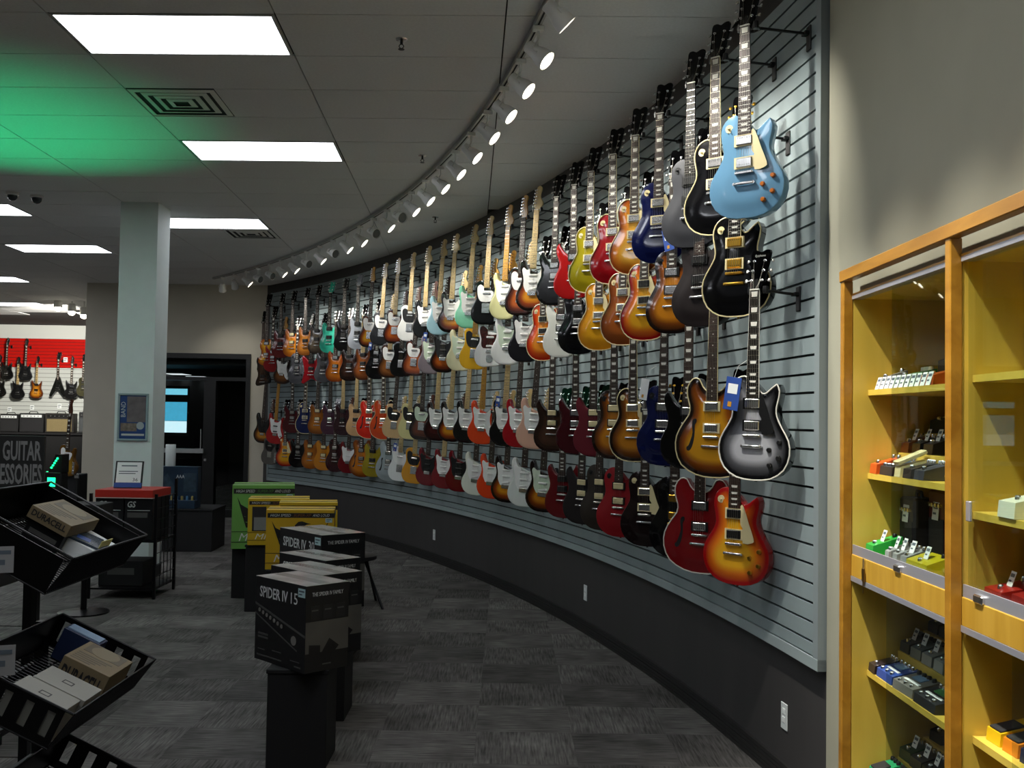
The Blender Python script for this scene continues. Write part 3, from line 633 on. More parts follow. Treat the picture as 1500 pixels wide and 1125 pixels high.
        for k, (zz, a) in enumerate(zs_):
            put('pickup', cache(('sc', ty, k), lambda: MB().box(-3.9*CM, 3.9*CM, -.0105, -.001, -.85*CM, .85*CM, T3((0, 0, zz*CM)) @ Matrix.Rotation(-a, 4, 'Y'), bev=.3*CM).mesh('pickup')), {'st': w_, 'te': met, 'jm': WHITEP}.get(ty, BLACK))
        if ty == 'te':
            put('bridge', cache(('tebr',), lambda: bx(-4.1, 4.1, -.7, -.05, br-4.2, br+4.4, bev=.2).box(-3.4*CM, 3.4*CM, -.013, -.006, (br-3)*CM, (br-1)*CM).box(-3.6*CM, 3.6*CM, -.012, -.006, (br+1.2)*CM, (br+2.8)*CM).mesh('bridge')), met)
            put('control_plate', cache(('tecp',), lambda: bx(9.2, 12.4, -.25, -.05, 3.6, 18.8, bev=.1).mesh('control_plate')), met)
            kp = [(10.8, 12), (10.8, 7.6)]; sw = (10.8, 16.4)
        else:
            put('bridge', cache(('fbr', ty), lambda: bx(-3.9, 3.9, -1.2, -.05, br-2.4, br+1, bev=.25).mesh('bridge')), met)
            kp = [(8.8, 16.6), (10.6, 12.6), (11.6, 9.2)] if ty == 'st' else [(10.5, 12.6), (11.8, 9.6)]; sw = (7.6, 19.6)
            if ty == 'jm': put('tremolo_plate', cache(('jmt',), lambda: MB().plate(spline(c2([(-3.2, 11), (-3, 5.6), (0, 4.4), (3, 5.6), (3.2, 11)]), 4), -.0005, -.003).box(-.02, .02, -.009, -.002, .1, .118).mesh('tremolo_plate')), met)
    km = knob or (WHITEP if ty == 'st' and guard in (WHITEP, MINT) else (AMBERK if ty == 'lp' and guard is CREAM else (met if ty in ('te', 'pb') else BLACK)))
    def fk(ps): 
        b = MB()
        for x, z in ps: b.lathe([(1.15*CM, 0), (1.1*CM, .4*CM), (.95*CM, 1.2*CM), (.8*CM, 1.35*CM)], 10, T3((x*CM, top*(.25 if abs(x) > 11 else .7), z*CM)) @ Matrix.Rotation(pi/2, 4, 'X'))
        return b.mesh('knob', 40)
    if near:
        for k, p in enumerate(kp): put('knob', cache(('k', ty, k), lambda: fk([p])), km)
    else: put('knobs', cache(('ks', ty), lambda: fk(kp)), km, kind='stuff')
    if ty in ('lp', 'te', 'sg', 'es', 'pr', 'st') and (near or ty == 'lp'):
        so = put('switch', cache(('sw', ty), lambda: MB().lathe([(.55*CM, 0), (.5*CM, .5*CM), (.18*CM, .55*CM), (.3*CM, 1.7*CM)], 8, T3((sw[0]*CM, top*.5-.002, sw[1]*CM)) @ Matrix.Rotation(pi/2+.25, 4, 'X')).mesh('switch')), CREAM if guard is CREAM or binding is CREAM else BLACK)
        if ty == 'lp': put('switch_washer', cache(('sww', ty), lambda: MB().lathe([(1.75*CM, -.4*CM), (1.75*CM, .18*CM)], 16, T3((sw[0]*CM, top*.5, sw[1]*CM)) @ Matrix.Rotation(pi/2, 4, 'X')).mesh('switch_washer')), CREAM if guard is CREAM or binding is CREAM else BLACK, so)
    if ty == 'es' or ty == 'vb':
        for s in (-1, 1):
            def ffh():
                b = MB(); P = [(s*(x), z) for x, z in ((9.4, 27.6), (10.4, 26.8), (10.8, 24.6), (10.4, 21), (11.4, 17.4), (12.6, 14.6), (13.6, 13.9), (13.4, 12.4), (12, 12.2), (10.6, 14), (9.6, 17.6), (9.2, 21.4), (9.4, 24.6), (8.6, 25.8), (8.6, 27.2))]
                if ty == 'vb': P = [(x*.7, z*.75) for x, z in P]
                return b.plate(spline(c2(P), 3), (-dome)*CM-.0004, (-dome*.4)*CM).mesh('f_hole')
            if ty == 'es': put('f_hole', cache(('fh', ty, s), ffh), BLKMATT)
    def fstr():
        b = MB(); n6 = 4 if ty in ('vb', 'pb', 'hb') else 6; zb = (br-nut)*CM
        for i in range(n6):
            u = -1+2*i/(n6-1); x0, x1 = u*1.75*CM, u*2.6*CM; y0 = (-fb-.35)*CM; y1 = (-dome-2.05)*CM if hum else -.0135; w2 = .0009 if n6 == 6 else .0015
            b.add([(x0-w2/2, y0, .3*CM), (x0+w2/2, y0, .3*CM), (x1+w2/2, y1, zb), (x1-w2/2, y1, zb), (x0, y0-w2, .3*CM), (x1, y1-w2, zb)], [(0, 1, 2, 3), (0, 3, 5, 4), (1, 4, 5, 2)])
            hp = pos[i] if not inline else pos[min(i, len(pos)-1)]
            hx, hz = hp[0]*CM, hp[1]*CM; hy = (yb-.7)*CM+ang*hz
            b.add([(x0-w2/2, y0, .3*CM), (x0+w2/2, y0, .3*CM), (hx+w2/2, hy, hz), (hx-w2/2, hy, hz)], [(0, 1, 2, 3)])
        return b.mesh('strings')
    put('strings', cache(('str', ty, hd), fstr), mat('steel_string', '#b0aca0', .35, 1), z=0)
    if near: put('strap_button', cache(('sb', ty), lambda: MB().lathe([(.5*CM, 0), (.35*CM, .5*CM), (.7*CM, 1.1*CM)], 8, T3((0, thk/2*CM, .4*CM)) @ Matrix.Rotation(pi, 4, 'X')).mesh('strap_button')), met)
    return t
BK = mat('hanger_black', '#0a0a0b', .45, .3)
hm_pl = MB().box(-.022, .022, -.008, -.0005, -.075, .035, bev=.003).box(-.022, .022, -.03, -.008, -.008, .008, bev=.002).mesh('hook_plate')
hm_arms = {r: MB().path([(0, -.02, 0), (0, .05-a, .012)], .0065, 8).mesh('arm', 40) for r, a in ARM.items()}
hm_y = MB().path([(-.036, -.265, .012), (-.034, -.225, .008), (0, -.205, .012), (.034, -.225, .008), (.036, -.265, .012)], .007, 7).lathe([(.012, -.016), (.014, 0), (.012, .016)], 8, T3((-.036, -.267, .012))).lathe([(.012, -.016), (.014, 0), (.012, .016)], 8, T3((.036, -.267, .012))).mesh('padded_yoke', 40)
def hanger(g, th, desc, row):
    w = wall(rad(th), .006)
    t = thing('guitar_hanger', ('black slatwall hanger holding the '+desc), 'hanger', (w.x, w.y, g.location.z-.012), rad(th-90)+0, 'guitar hangers on the slatwall')
    obj('hook_plate', hm_pl, BK, t); obj('arm', hm_arms[row], BK, t); y = obj('padded_yoke', hm_y, BK, t)
    a = g.rotation_euler.z-t.rotation_euler.z; y.matrix_local = T3((0, .015-ARM[row], 0)) @ RZ(a) @ T3((0, .235+.025, 0))
# name: (type, (centre, edge, mid, satin), words, short colour, guard, neck, options)
C_, W_, B_, M_, T_ = CREAM, WHITEP, BLACK, MINT, TORT
def F(c, e=None, m=None, sat=False): return finish(c, e, m, sat)
CBI = CREAM; WBI = mat('white_binding', '#dedace', .4)
SUN3 = ('#d0891c', '#120906', '#8a3a10'); CHB = ('#dba024', '#8e0f10', '#cf6a18'); TOB = ('#c07a1c', '#120a08', '#7a4010')
TABLE = {
 'top': [(6.23,'lp',F('#6693b3'),'sky blue single-cutaway guitar with cream pickguard','sky blue',C_,'r',dict(inlay='blk')),
  (7.24,'lp',F('#08080a'),'gloss black single-cutaway guitar with cream binding','gloss black',None,'r',dict(binding=C_)),
  (8.18,'lp',F('#2c2d31',sat=True),'matt charcoal single-cutaway guitar without pickguard','charcoal',None,'k',dict(inlay='dot',pick='p90')),
  (9.53,'lp',F('#070f3c'),'deep blue single-cutaway guitar with cream pickguard','deep blue',C_,'r',{}),
  (10.69,'lp',F('#dba43a','#8a3f12','#c07420'),'honey burst single-cutaway guitar with cream pickguard','honey burst',C_,'r',dict(binding=C_)),
  (11.85,'lp',F('#860a12'),'bright red single-cutaway guitar with cream binding','bright red',None,'r',dict(binding=C_)),
  (13.06,'lp',F('#8f8312'),'olive gold single-cutaway guitar with cream pickguard','olive gold',C_,'r',dict(binding=C_)),
  (14.11,'sg',F('#961414'),'red twin-horned guitar with chrome pickups','red twin-horned',None,'r',{}),
  (15.21,'sg',F('#0a0a0b'),'black twin-horned guitar with chrome hardware','black twin-horned',None,'r',{}),
  (16.50,'st',F(*SUN3),'sunburst offset-horned guitar with white pickguard and pale neck','pale-necked sunburst',W_,'m',{}),
  (17.38,'te',F('#b0561c','#140a08','#5a2410'),'dark sunburst slab guitar with white pickguard','dark sunburst',W_,'r',dict(headm='a')),
  (18.48,'st',F('#c6c48e'),'pale olive guitar with white pickguard and amber neck','pale olive',W_,'a',{}),
  (19.82,'te',F('#0a0a0b'),'black slab guitar with white pickguard and pale neck','black slab',W_,'m',{}),
  (21.04,'st',F('#7fd0a8'),'seafoam green offset-horned guitar with white pickguard','seafoam green',W_,'m',{}),
  (22.47,'st',F(*SUN3),'sunburst offset-horned guitar with white pickguard','sunburst',W_,'m',{}),
  (23.44,'st',F('#a6cfdb'),'pale blue offset-horned guitar with white pickguard','pale blue',W_,'m',{}),
  (24.65,'st',F('#0a0a0b'),'black offset-horned guitar with white pickguard','black offset-horned',W_,'m',{}),
  (25.89,'te',F('#e6e6e2'),'white slab guitar with black pickguard','white slab',B_,'m',{}),
  (27.14,'te',F('#b85a1c','#1a0c08','#7a3010'),'orange sunburst slab guitar with white pickguard','orange sunburst',W_,'m',{}),
  (28.24,'te',F('#1a1c1e'),'charcoal black slab guitar with white pickguard','charcoal slab',W_,'m',{}),
  (29.29,'te',F('#d09420','#160b08','#8a4010'),'yellow sunburst slab guitar with white pickguard','yellow sunburst',W_,'r',dict(headm='a')),
  (30.47,'pr',F('#8f949c'),'silver grey double-cutaway guitar with silver headstock','silver grey',None,'k',dict(pick='blk')),
  (31.66,'pr',F('#0c0b0d'),'small black double-cutaway guitar with black headstock','small black',None,'k',{}),
  (32.93,'pr',F('#38c4a4'),'teal double-cutaway guitar with matching teal headstock','teal',None,'k',dict(pick='blk')),
  (34.07,'pr',F('#6a5c4c','#2c2420'),'brown grey double-cutaway guitar with dark rim','brown grey',None,'r',{}),
  (35.11,'pr',F('#b8742a','#7a4414'),'amber brown double-cutaway guitar','amber brown',None,'r',{}),
  (36.27,'pr',F('#e08c24','#b05a10'),'orange double-cutaway guitar with cream pickups','orange',None,'r',dict(pick='wht')),
  (37.31,'pr',F('#702424'),'maroon double-cutaway guitar, mostly hidden','maroon',None,'r',{}),
  (38.54,'vb',F('#e0a424','#8a4510'),'honey violin-shaped bass at the far left end','honey violin bass',None,'r',{})],
 'second': [(6.81,'lp',F('#070708'),'black single-cutaway guitar with cream binding and gold bridge','gold-trimmed black',None,'k',dict(binding=C_,hw='g')),
  (8.12,'lp',F('#1a1414',sat=True),'matt brown-black single-cutaway guitar','matt brown-black',None,'r',dict(inlay='dot',pick='p90')),
  (9.24,'lp',F(*TOB),'tobacco burst single-cutaway guitar carrying a blue tag','blue-tagged tobacco burst',None,'r',{}),
  (10.51,'lp',F(*CHB),'cherry burst single-cutaway guitar with cream pickguard','cherry burst',C_,'r',dict(binding=C_,pick='blk')),
  (11.53,'lp',F('#96501e','#6a3210'),'brown single-cutaway guitar with cream binding','brown single-cutaway',None,'r',dict(binding=C_)),
  (12.84,'lp',F('#d69a1c','#c07c14'),'lemon yellow single-cutaway guitar with cream pickguard','lemon yellow',C_,'r',dict(binding=C_)),
  (14.06,'lp',F('#0a0a0c'),'black single-cutaway guitar with chrome pickups','black single-cutaway',None,'r',{}),
  (15.09,'sg',F('#dfe0d6'),'white twin-horned guitar with chrome pickups','white twin-horned',None,'r',{}),
  (16.27,'lp',F('#e08a24','#a0200c','#cc5014'),'orange red burst guitar with cream pickup rings','orange red burst',None,'r',dict(binding=C_,pick='blk')),
  (17.31,'st',F('#1c1c20'),'charcoal black offset-horned guitar with white pickguard','charcoal offset-horned',W_,'r',dict(headm='m')),
  (18.54,'st',F('#eeeeea'),'white offset-horned guitar with mint pickguard','white offset-horned',M_,'r',dict(headm='a')),
  (19.81,'jm',F('#f0f0ee'),'white wide-waisted guitar with maroon pickguard','white maroon-guarded',T_,'r',dict(headm='a')),
  (20.92,'te',F('#e0ac28'),'butterscotch yellow slab guitar with black pickguard','butterscotch',B_,'a',{}),
  (22.07,'st',F('#e6e0b8'),'cream offset-horned guitar with pale pickguard','cream',M_,'m',{}),
  (23.34,'st',F('#b85c1a','#120907','#6a2c0e'),'sunburst offset-horned guitar with black pickguard','black-guarded sunburst',B_,'r',{}),
  (24.38,'st',F('#857a80'),'lavender grey guitar carrying a blue tag','lavender grey',M_,'r',{}),
  (25.71,'te',F('#b45a1c','#2a100a','#8a3c12'),'red-brown burst slab guitar with pale pickguard','red-brown burst',W_,'r',{}),
  (26.78,'te',F('#0c0c0e'),'black slab guitar with chrome bridge','chrome-bridged black',None,'r',{}),
  (27.81,'te',F('#8a5426','#241008'),'walnut burst slab guitar with white pickguard','walnut burst',W_,'m',{}),
  (29.02,'lp',F('#0a0a0c'),'black round-bodied guitar carrying a blue tag','blue-tagged black',None,'r',{}),
  (30.25,'pr',F('#9a5424','#4a2410'),'copper brown double-cutaway guitar','copper brown',None,'m',{}),
  (31.43,'pr',F('#3a221a','#160c0a'),'dark brown double-cutaway guitar','dark brown',None,'r',{}),
  (32.63,'pr',F('#d87c20','#8a3c10'),'orange double-cutaway guitar with dark rim','dark-rimmed orange',None,'r',dict(pick='cov')),
  (33.71,'pr',F('#56565a'),'grey double-cutaway guitar','grey double-cutaway',None,'r',{}),
  (34.79,'rd',F('#98141e'),'red angular pointed guitar','red angular',None,'k',{}),
  (36.01,'lp',F('#4e4f54'),'slate grey single-cutaway guitar','slate grey',None,'r',{}),
  (37.23,'st',F('#7a4a20','#2a140c'),'brown burst guitar with big white pickguard','white-guarded brown',W_,'r',dict(headm='a')),
  (38.25,'sg',F('#7c181c'),'dark red twin-horned guitar hung a little higher','dark red twin-horned',None,'r',dict(dz=.2)),
  (39.15,'hb',F('#4a3020','#1c120c'),'dark brown wavy-edged bass at the far left end','dark brown bass',None,'r',dict(dz=.16))],
 'third': [(6.48,'lp',F('#a2a3a8','#08080a','#55565a'),'silver burst single-cutaway guitar with black pickguard and blue tag','silver burst',B_,'k',dict(binding=WBI,logo=True)),
  (7.88,'es',F('#d09422','#140b08','#8a4812'),'sunburst f-hole guitar with cream binding','sunburst f-hole',None,'r',dict(binding=C_,inlay='dot')),
  (8.89,'sg',F('#0a0a0b'),'black twin-horned guitar with chrome pickups','black twin-horned',None,'r',{}),
  (9.91,'lp',F('#0b1442'),'navy blue single-cutaway guitar carrying a white tag','navy blue',None,'r',{}),
  (11.39,'lp',F('#bd7a22','#140c08','#7a4410'),'tobacco burst single-cutaway guitar with cream pickguard','tobacco burst',C_,'r',dict(binding=C_)),
  (12.37,'lp',F('#c07a20','#1c0f08','#7a4010'),'amber sunburst single-cutaway guitar without pickguard','amber sunburst',None,'r',dict(pick='wht')),
  (13.53,'sg',F('#641a24',sat=True),'wine red twin-horned guitar with cream pickups','wine red',None,'r',dict(pick='wht')),
  (14.57,'sg',F('#42141a'),'oxblood twin-horned guitar with chrome hardware','oxblood',None,'r',{}),
  (16.00,'sg',F('#4a3226','#261812'),'walnut twin-horned guitar with cream pickups','walnut',None,'r',dict(pick='wht')),
  (16.92,'st',F('#dcae96'),'shell pink guitar with white pickguard','shell pink',W_,'r',dict(headm='m')),
  (18.07,'st',F('#9a101a'),'candy red guitar with white pickguard','candy red',W_,'r',dict(headm='m')),
  (18.97,'st',F('#0c0c0e'),'black guitar carrying a blue tag','blue-tagged black',W_,'m',dict(headm='a')),
  (20.67,'st',F('#e0481e'),'orange-red guitar with white pickguard and amber neck','orange-red',W_,'a',{}),
  (21.77,'st',F('#0c0c0e'),'black offset-horned guitar with white pickguard','black offset-horned',W_,'m',{}),
  (23.03,'st',F(*SUN3),'sunburst offset-horned guitar with white pickguard','sunburst',W_,'m',{}),
  (24.15,'st',F('#481a18','#200c0c'),'dark mahogany guitar with white pickguard','dark mahogany',W_,'m',{}),
  (25.35,'te',F('#6a3420','#0c0808'),'black-rimmed brown slab guitar with mint pickguard','black-rimmed brown',M_,'r',{}),
  (26.36,'te',F('#d4cc90'),'pale yellow slab guitar with black pickguard','pale yellow',B_,'m',{}),
  (27.54,'te',F('#d2b080'),'natural beige slab guitar with black pickguard','natural beige',B_,'r',{}),
  (28.69,'es',F('#d84c1e'),'orange hollow guitar with f-holes','orange hollow',None,'r',dict(binding=C_)),
  (29.90,'es',F('#d62a1a'),'red hollow guitar with f-holes','red hollow',None,'r',dict(binding=C_)),
  (30.96,'pr',F('#d0a878'),'beige double-cutaway guitar with pale neck','beige double-cutaway',None,'m',{}),
  (32.14,'pr',F('#341c22'),'dark plum double-cutaway guitar with pale neck','dark plum',None,'m',{}),
  (33.27,'pr',F('#4a2e3c'),'purple double-cutaway guitar with chrome pickups','purple',None,'r',dict(pick='cov')),
  (34.35,'pr',F('#b06c22','#7a4414'),'amber double-cutaway guitar with cream pickups','amber',None,'r',dict(pick='wht')),
  (35.43,'lp',F('#14204e'),'midnight blue single-cutaway guitar with cream binding','midnight blue',None,'r',dict(binding=C_)),
  (36.64,'sg',F('#4a141c'),'small maroon twin-horned guitar','small maroon',None,'r',{}),
  (37.85,'pb',F('#a01c1e'),'red bass with white pickguard and long pale neck','red bass',W_,'a',{}),
  (39.01,'pb',F('#b87c24','#120a08','#6a3a10'),'sunburst bass with black pickguard at the far left end','sunburst bass',B_,'r',{})],
 'bottom': [(7.34,'lp',F('#e0a624','#9a1012','#d8701a'),'cherry burst single-cutaway guitar with cream pickguard','cherry burst',C_,'r',dict(binding=None,pick='blk',knob=GOLD)),
  (8.63,'es',F('#7e1418'),'cherry red f-hole guitar with white binding','cherry f-hole',None,'r',dict(binding=WBI,inlay='dot')),
  (9.70,'lp',F('#0a090a'),'black single-cutaway guitar with gold hardware','gold-trimmed black',None,'r',dict(hw='g')),
  (11.05,'lp',F('#1c1212'),'ebony single-cutaway guitar with cream pickguard','ebony',C_,'r',{}),
  (12.31,'lp',F('#8a161c',sat=True),'matt red single-cutaway guitar with cream pickups','matt red',None,'r',dict(pick='wht',inlay='dot')),
  (13.37,'lp',F('#2e2822',sat=True),'matt olive-black guitar with cream pickups','matt olive-black',None,'r',dict(pick='wht',inlay='dot')),
  (14.37,'sg',F('#221e1e',sat=True),'matt black twin-horned guitar with cream pickups','matt black',None,'r',dict(pick='wht')),
  (15.60,'sg',F('#601418'),'dark red twin-horned guitar with black pickups','dark red twin-horned',None,'r',dict(pick='blk')),
  (16.63,'st',F('#c07a1e','#140a08','#7a3a10'),'sunburst guitar with mint pickguard','mint-guarded sunburst',M_,'r',dict(headm='m')),
  (17.89,'st',F('#dce0da'),'white guitar with white pickguard','white',W_,'r',dict(headm='m')),
  (19.06,'st',F(*SUN3),'sunburst guitar with white pickguard','sunburst',W_,'r',dict(headm='m')),
  (20.22,'st',F('#e0441c'),'orange-red guitar with white pickguard','orange-red',W_,'r',dict(headm='m')),
  (21.32,'st',F('#e4e6d8'),'ivory guitar with white pickguard','ivory',W_,'r',dict(headm='m')),
  (22.56,'st',F('#6a0e18'),'crimson guitar with black pickguard','crimson',B_,'r',{}),
  (23.77,'st',F('#74101a'),'crimson guitar with white pickguard and pale neck','white-guarded crimson',W_,'m',{}),
  (25.06,'st',F('#6e0f1a'),'dark crimson guitar with dark hardware','dark crimson',B_,'r',{}),
  (26.11,'te',F('#d0901e'),'butterscotch slab guitar with black pickguard','butterscotch',B_,'m',{}),
  (27.28,'te',F('#e6e8e6'),'white slab guitar carrying a blue tag','white slab',W_,'m',{}),
  (28.41,'es',F('#959ea0'),'silver hollow guitar with f-holes','silver hollow',None,'r',{}),
  (29.73,'pr',F('#948420'),'olive gold double-cutaway guitar','olive gold',None,'r',{}),
  (30.72,'es',F('#bd7020','#6a3410'),'amber hollow guitar with f-holes','amber hollow',None,'r',{}),
  (31.72,'st',F('#6a181c'),'maroon guitar with big white pickguard','white-guarded maroon',W_,'r',{}),
  (32.96,'lp',F('#341016'),'dark maroon single-cutaway guitar','dark maroon',None,'r',dict(pick='cov')),
  (33.97,'pr',F('#c07a20'),'golden amber double-cutaway guitar','golden amber',None,'r',dict(pick='wht')),
  (35.16,'pr',F('#b06a1e','#8a4c14'),'brown amber double-cutaway guitar','brown amber',None,'r',dict(pick='wht')),
  (36.25,'sg',F('#0c0a0c'),'small black twin-horned guitar','small black',None,'r',{}),
  (37.39,'lp',F(*CHB),'small cherry burst single-cutaway guitar','small cherry burst',C_,'r',{}),
  (38.61,'te',F('#55524e'),'dusty grey slab guitar at the far left end','dusty grey',B_,'r',{})]}
GUITARS = {}
for row, lst in TABLE.items():
    for n, (th, ty, fin, desc, short, guard, nk, op) in enumerate(lst):
        lab = desc+', '+row+' row'
        if n not in (0, len(lst)-1) and len(lab.split()) <= 12: lab += ', beside the '+lst[n-1][4]+' one'
        elif n == 0: lab += ', nearest the camera'
        op = dict(op); hm = op.pop('headm', None)
        if hm: op['headm'] = {'a': mat('amber_maple_neck', '#c08a2c', .3, coat=.4), 'm': mat('maple_neck', '#cdb27c', .3, coat=.4)}[hm]
        if 'inlay' not in op: op['inlay'] = 'blk' if ty in ('lp', 'sg', 'es') else 'dot'
        g = guitar(ty, fin, lab, th, row, guard, nk, near=n < 9, **op); GUITARS[(row, n)] = g
        hanger(g, th, short+' guitar, '+row+' row', row)

tops = [(e[0], e[4]) for e in TABLE['top']]; used = set()
for th, o in SPOTS.items():
    if th < 6.4: continue
    short = min((e for e in tops if e[1] not in used), key=lambda e: abs(e[0]-th))[1]; used.add(short)
    o['label'] = o['label'].split(' along')[0]+' opposite the '+short+' guitar of the top row'
# hang tags clipped to some guitars
def hang_tag(g, label, dx, z, w=.05, h=.095, c=BLUETAG, rot=.15):
    m = Matrix.Translation(g.location) @ Matrix.Rotation(g.rotation_euler.z, 4, 'Z')
    p = m @ Vector((dx, -.065, z)); t = thing('hang_tag', label, 'tag', p, g.rotation_euler.z, 'tags tied to guitars', ry=rot)
    MB().box(-w/2, w/2, -.001, .001, -h/2, h/2, bev=.0008).build('card', c, t)
    MB().box(-w*.32, w*.32, -.002, -.001, 0, h*.3).build('price_sticker', PAPER, t)
    MB().box(-w*.2, w*.05, -.002, -.001, -h*.4, -h*.25).build('gold_print', mat('gold_print', '#c08a30', .4), t)
    MB().path([(0, 0, h/2), (.004, .012, h/2+.05), (-dx*.4, .03, h/2+.08)], .0008, 4).build('string', PAPER, t)
hang_tag(GUITARS[('third', 0)], 'blue hang tag on the silver burst guitar, third row', -.08, -.455, .075, .145)
hang_tag(GUITARS[('second', 2)], 'blue hang tag on the tobacco burst guitar, second row', .0, -.33, .06, .12, rot=-.2)
hang_tag(GUITARS[('third', 3)], 'white hang tag on the navy blue guitar, third row', -.1, -.40, .05, .12, PAPER)
for r, n, d in (('second', 15, 'lavender grey'), ('second', 19, 'black round-bodied'), ('third', 11, 'black'), ('bottom', 17, 'white slab')):
    hang_tag(GUITARS[(r, n)], 'blue hang tag on the %s guitar, %s row' % (d, r), -.07, -.42)

# ------------------------------------------------------------------ glazed display case on the right
OAK = wood('honey_maple', '#c2983a', '#ae8429', .35, 5, (4, 4, .5)); OAKF = wood('orange_maple', '#b07e2a', '#94641a', .3, 5, (4, .6, 4)); ALU = mat('satin_aluminium', '#a9a9b0', .35, .5)
INTR = wood('golden_laminate', '#dabc50', '#c8a940', .45, 3, (3, 3, .4))
dc = thing('display_case', 'tall honey wood display case with glass doors and shelves of pedals', 'cabinet', (1.25, 2.83, 0)); dO = T3((-1.25, -2.83, 0))
def cb_(name, m, *boxes, parent=None, bev=0.):
    b = MB(); b.M = dO
    for a in boxes: b.box(*a, bev=bev)
    return b.build(name, m, parent or dc)
Y0, Y1, Y2 = 3.74, 2.828, 1.9
for y in (3.7225, 2.828, 1.918): cb_('post', OAKF, (1.22, 1.255, y-.0175, y+.0175, 0, 2.165), bev=.003)
cb_('top_rail', OAKF, (1.215, 1.25, 1.9, 3.742, 2.163, 2.205), bev=.003)
cb_('transom_panel', WALLG, (1.285, 1.30, 1.9, 3.72, 2.115, 2.19))
cb_('end_panel', INTR, (1.256, 1.80, 3.705, 3.735, .08, 2.12)); cb_('back_panel', INTR, (1.785, 1.80, 1.9, 3.705, .08, 2.12))
cb_('divider', INTR, (1.256, 1.785, 2.818, 2.838, .08, 2.12)); cb_('end_panel', INTR, (1.256, 1.785, 1.9, 1.93, .08, 2.12)); cb_('top_panel', INTR, (1.27, 1.79, 1.93, 3.705, 2.10, 2.118)); cb_('plinth', OAK, (1.27, 1.79, 1.93, 3.705, .02, .10))
for a, b_, u0, l0 in ((2.847, 3.704, 3.36, 3.40), (1.94, 2.81, 2.80, 2.56)):
    cb_('wood_lip', OAKF, (1.25, 1.29, a, b_, 2.112, 2.119)); cb_('upper_track', ALU, (1.25, 1.288, a, b_, 2.098, 2.112)); cb_('drawer_band', OAK, (1.252, 1.275, a, b_, 1.10, 1.178), bev=.002)
    cb_('lower_channel', ALU, (1.256, 1.262, a, b_, 1.178, 1.212), (1.262, 1.30, a, b_, 1.178, 1.184), (1.278, 1.281, a, b_, 1.184, 1.205)); cb_('lower_track', ALU, (1.25, 1.285, a, b_, 1.083, 1.10)); cb_('deck', INTR, (1.275, 1.785, a-.01, b_, 1.16, 1.176))
    cb_('glass_door', GLASS, (1.266, 1.271, a, u0, 1.19, 2.10)); cb_('glass_door', GLASS, (1.266, 1.271, a, l0, .10, 1.083))
    cb_('door_lock', CHROME, (1.245, 1.26, u0-.12, u0-.07, 1.176, 1.2), bev=.004)
k = cb_('key_ring', CHROME, (1.246, 1.249, 3.56, 3.57, 1.12, 1.18)); cb_('key', mat('brass', '#a58a50', .3, 1), (1.2445, 1.2465, 3.55, 3.575, 1.10, 1.145), (1.2445, 1.2465, 3.56, 3.567, 1.06, 1.10), parent=k)
cb_('finger_pull', ALU, (1.258, 1.266, 2.775, 2.80, 1.385, 1.44), bev=.002)
for z in (1.75, 1.45, .745, .37): cb_('shelf', INTR, (1.31, 1.785, 2.838, 3.705, z, z+.02))
for z in (1.765, 1.39, .78, .36): cb_('shelf', INTR, (1.285, 1.785, 1.93, 2.818, z, z+.02))

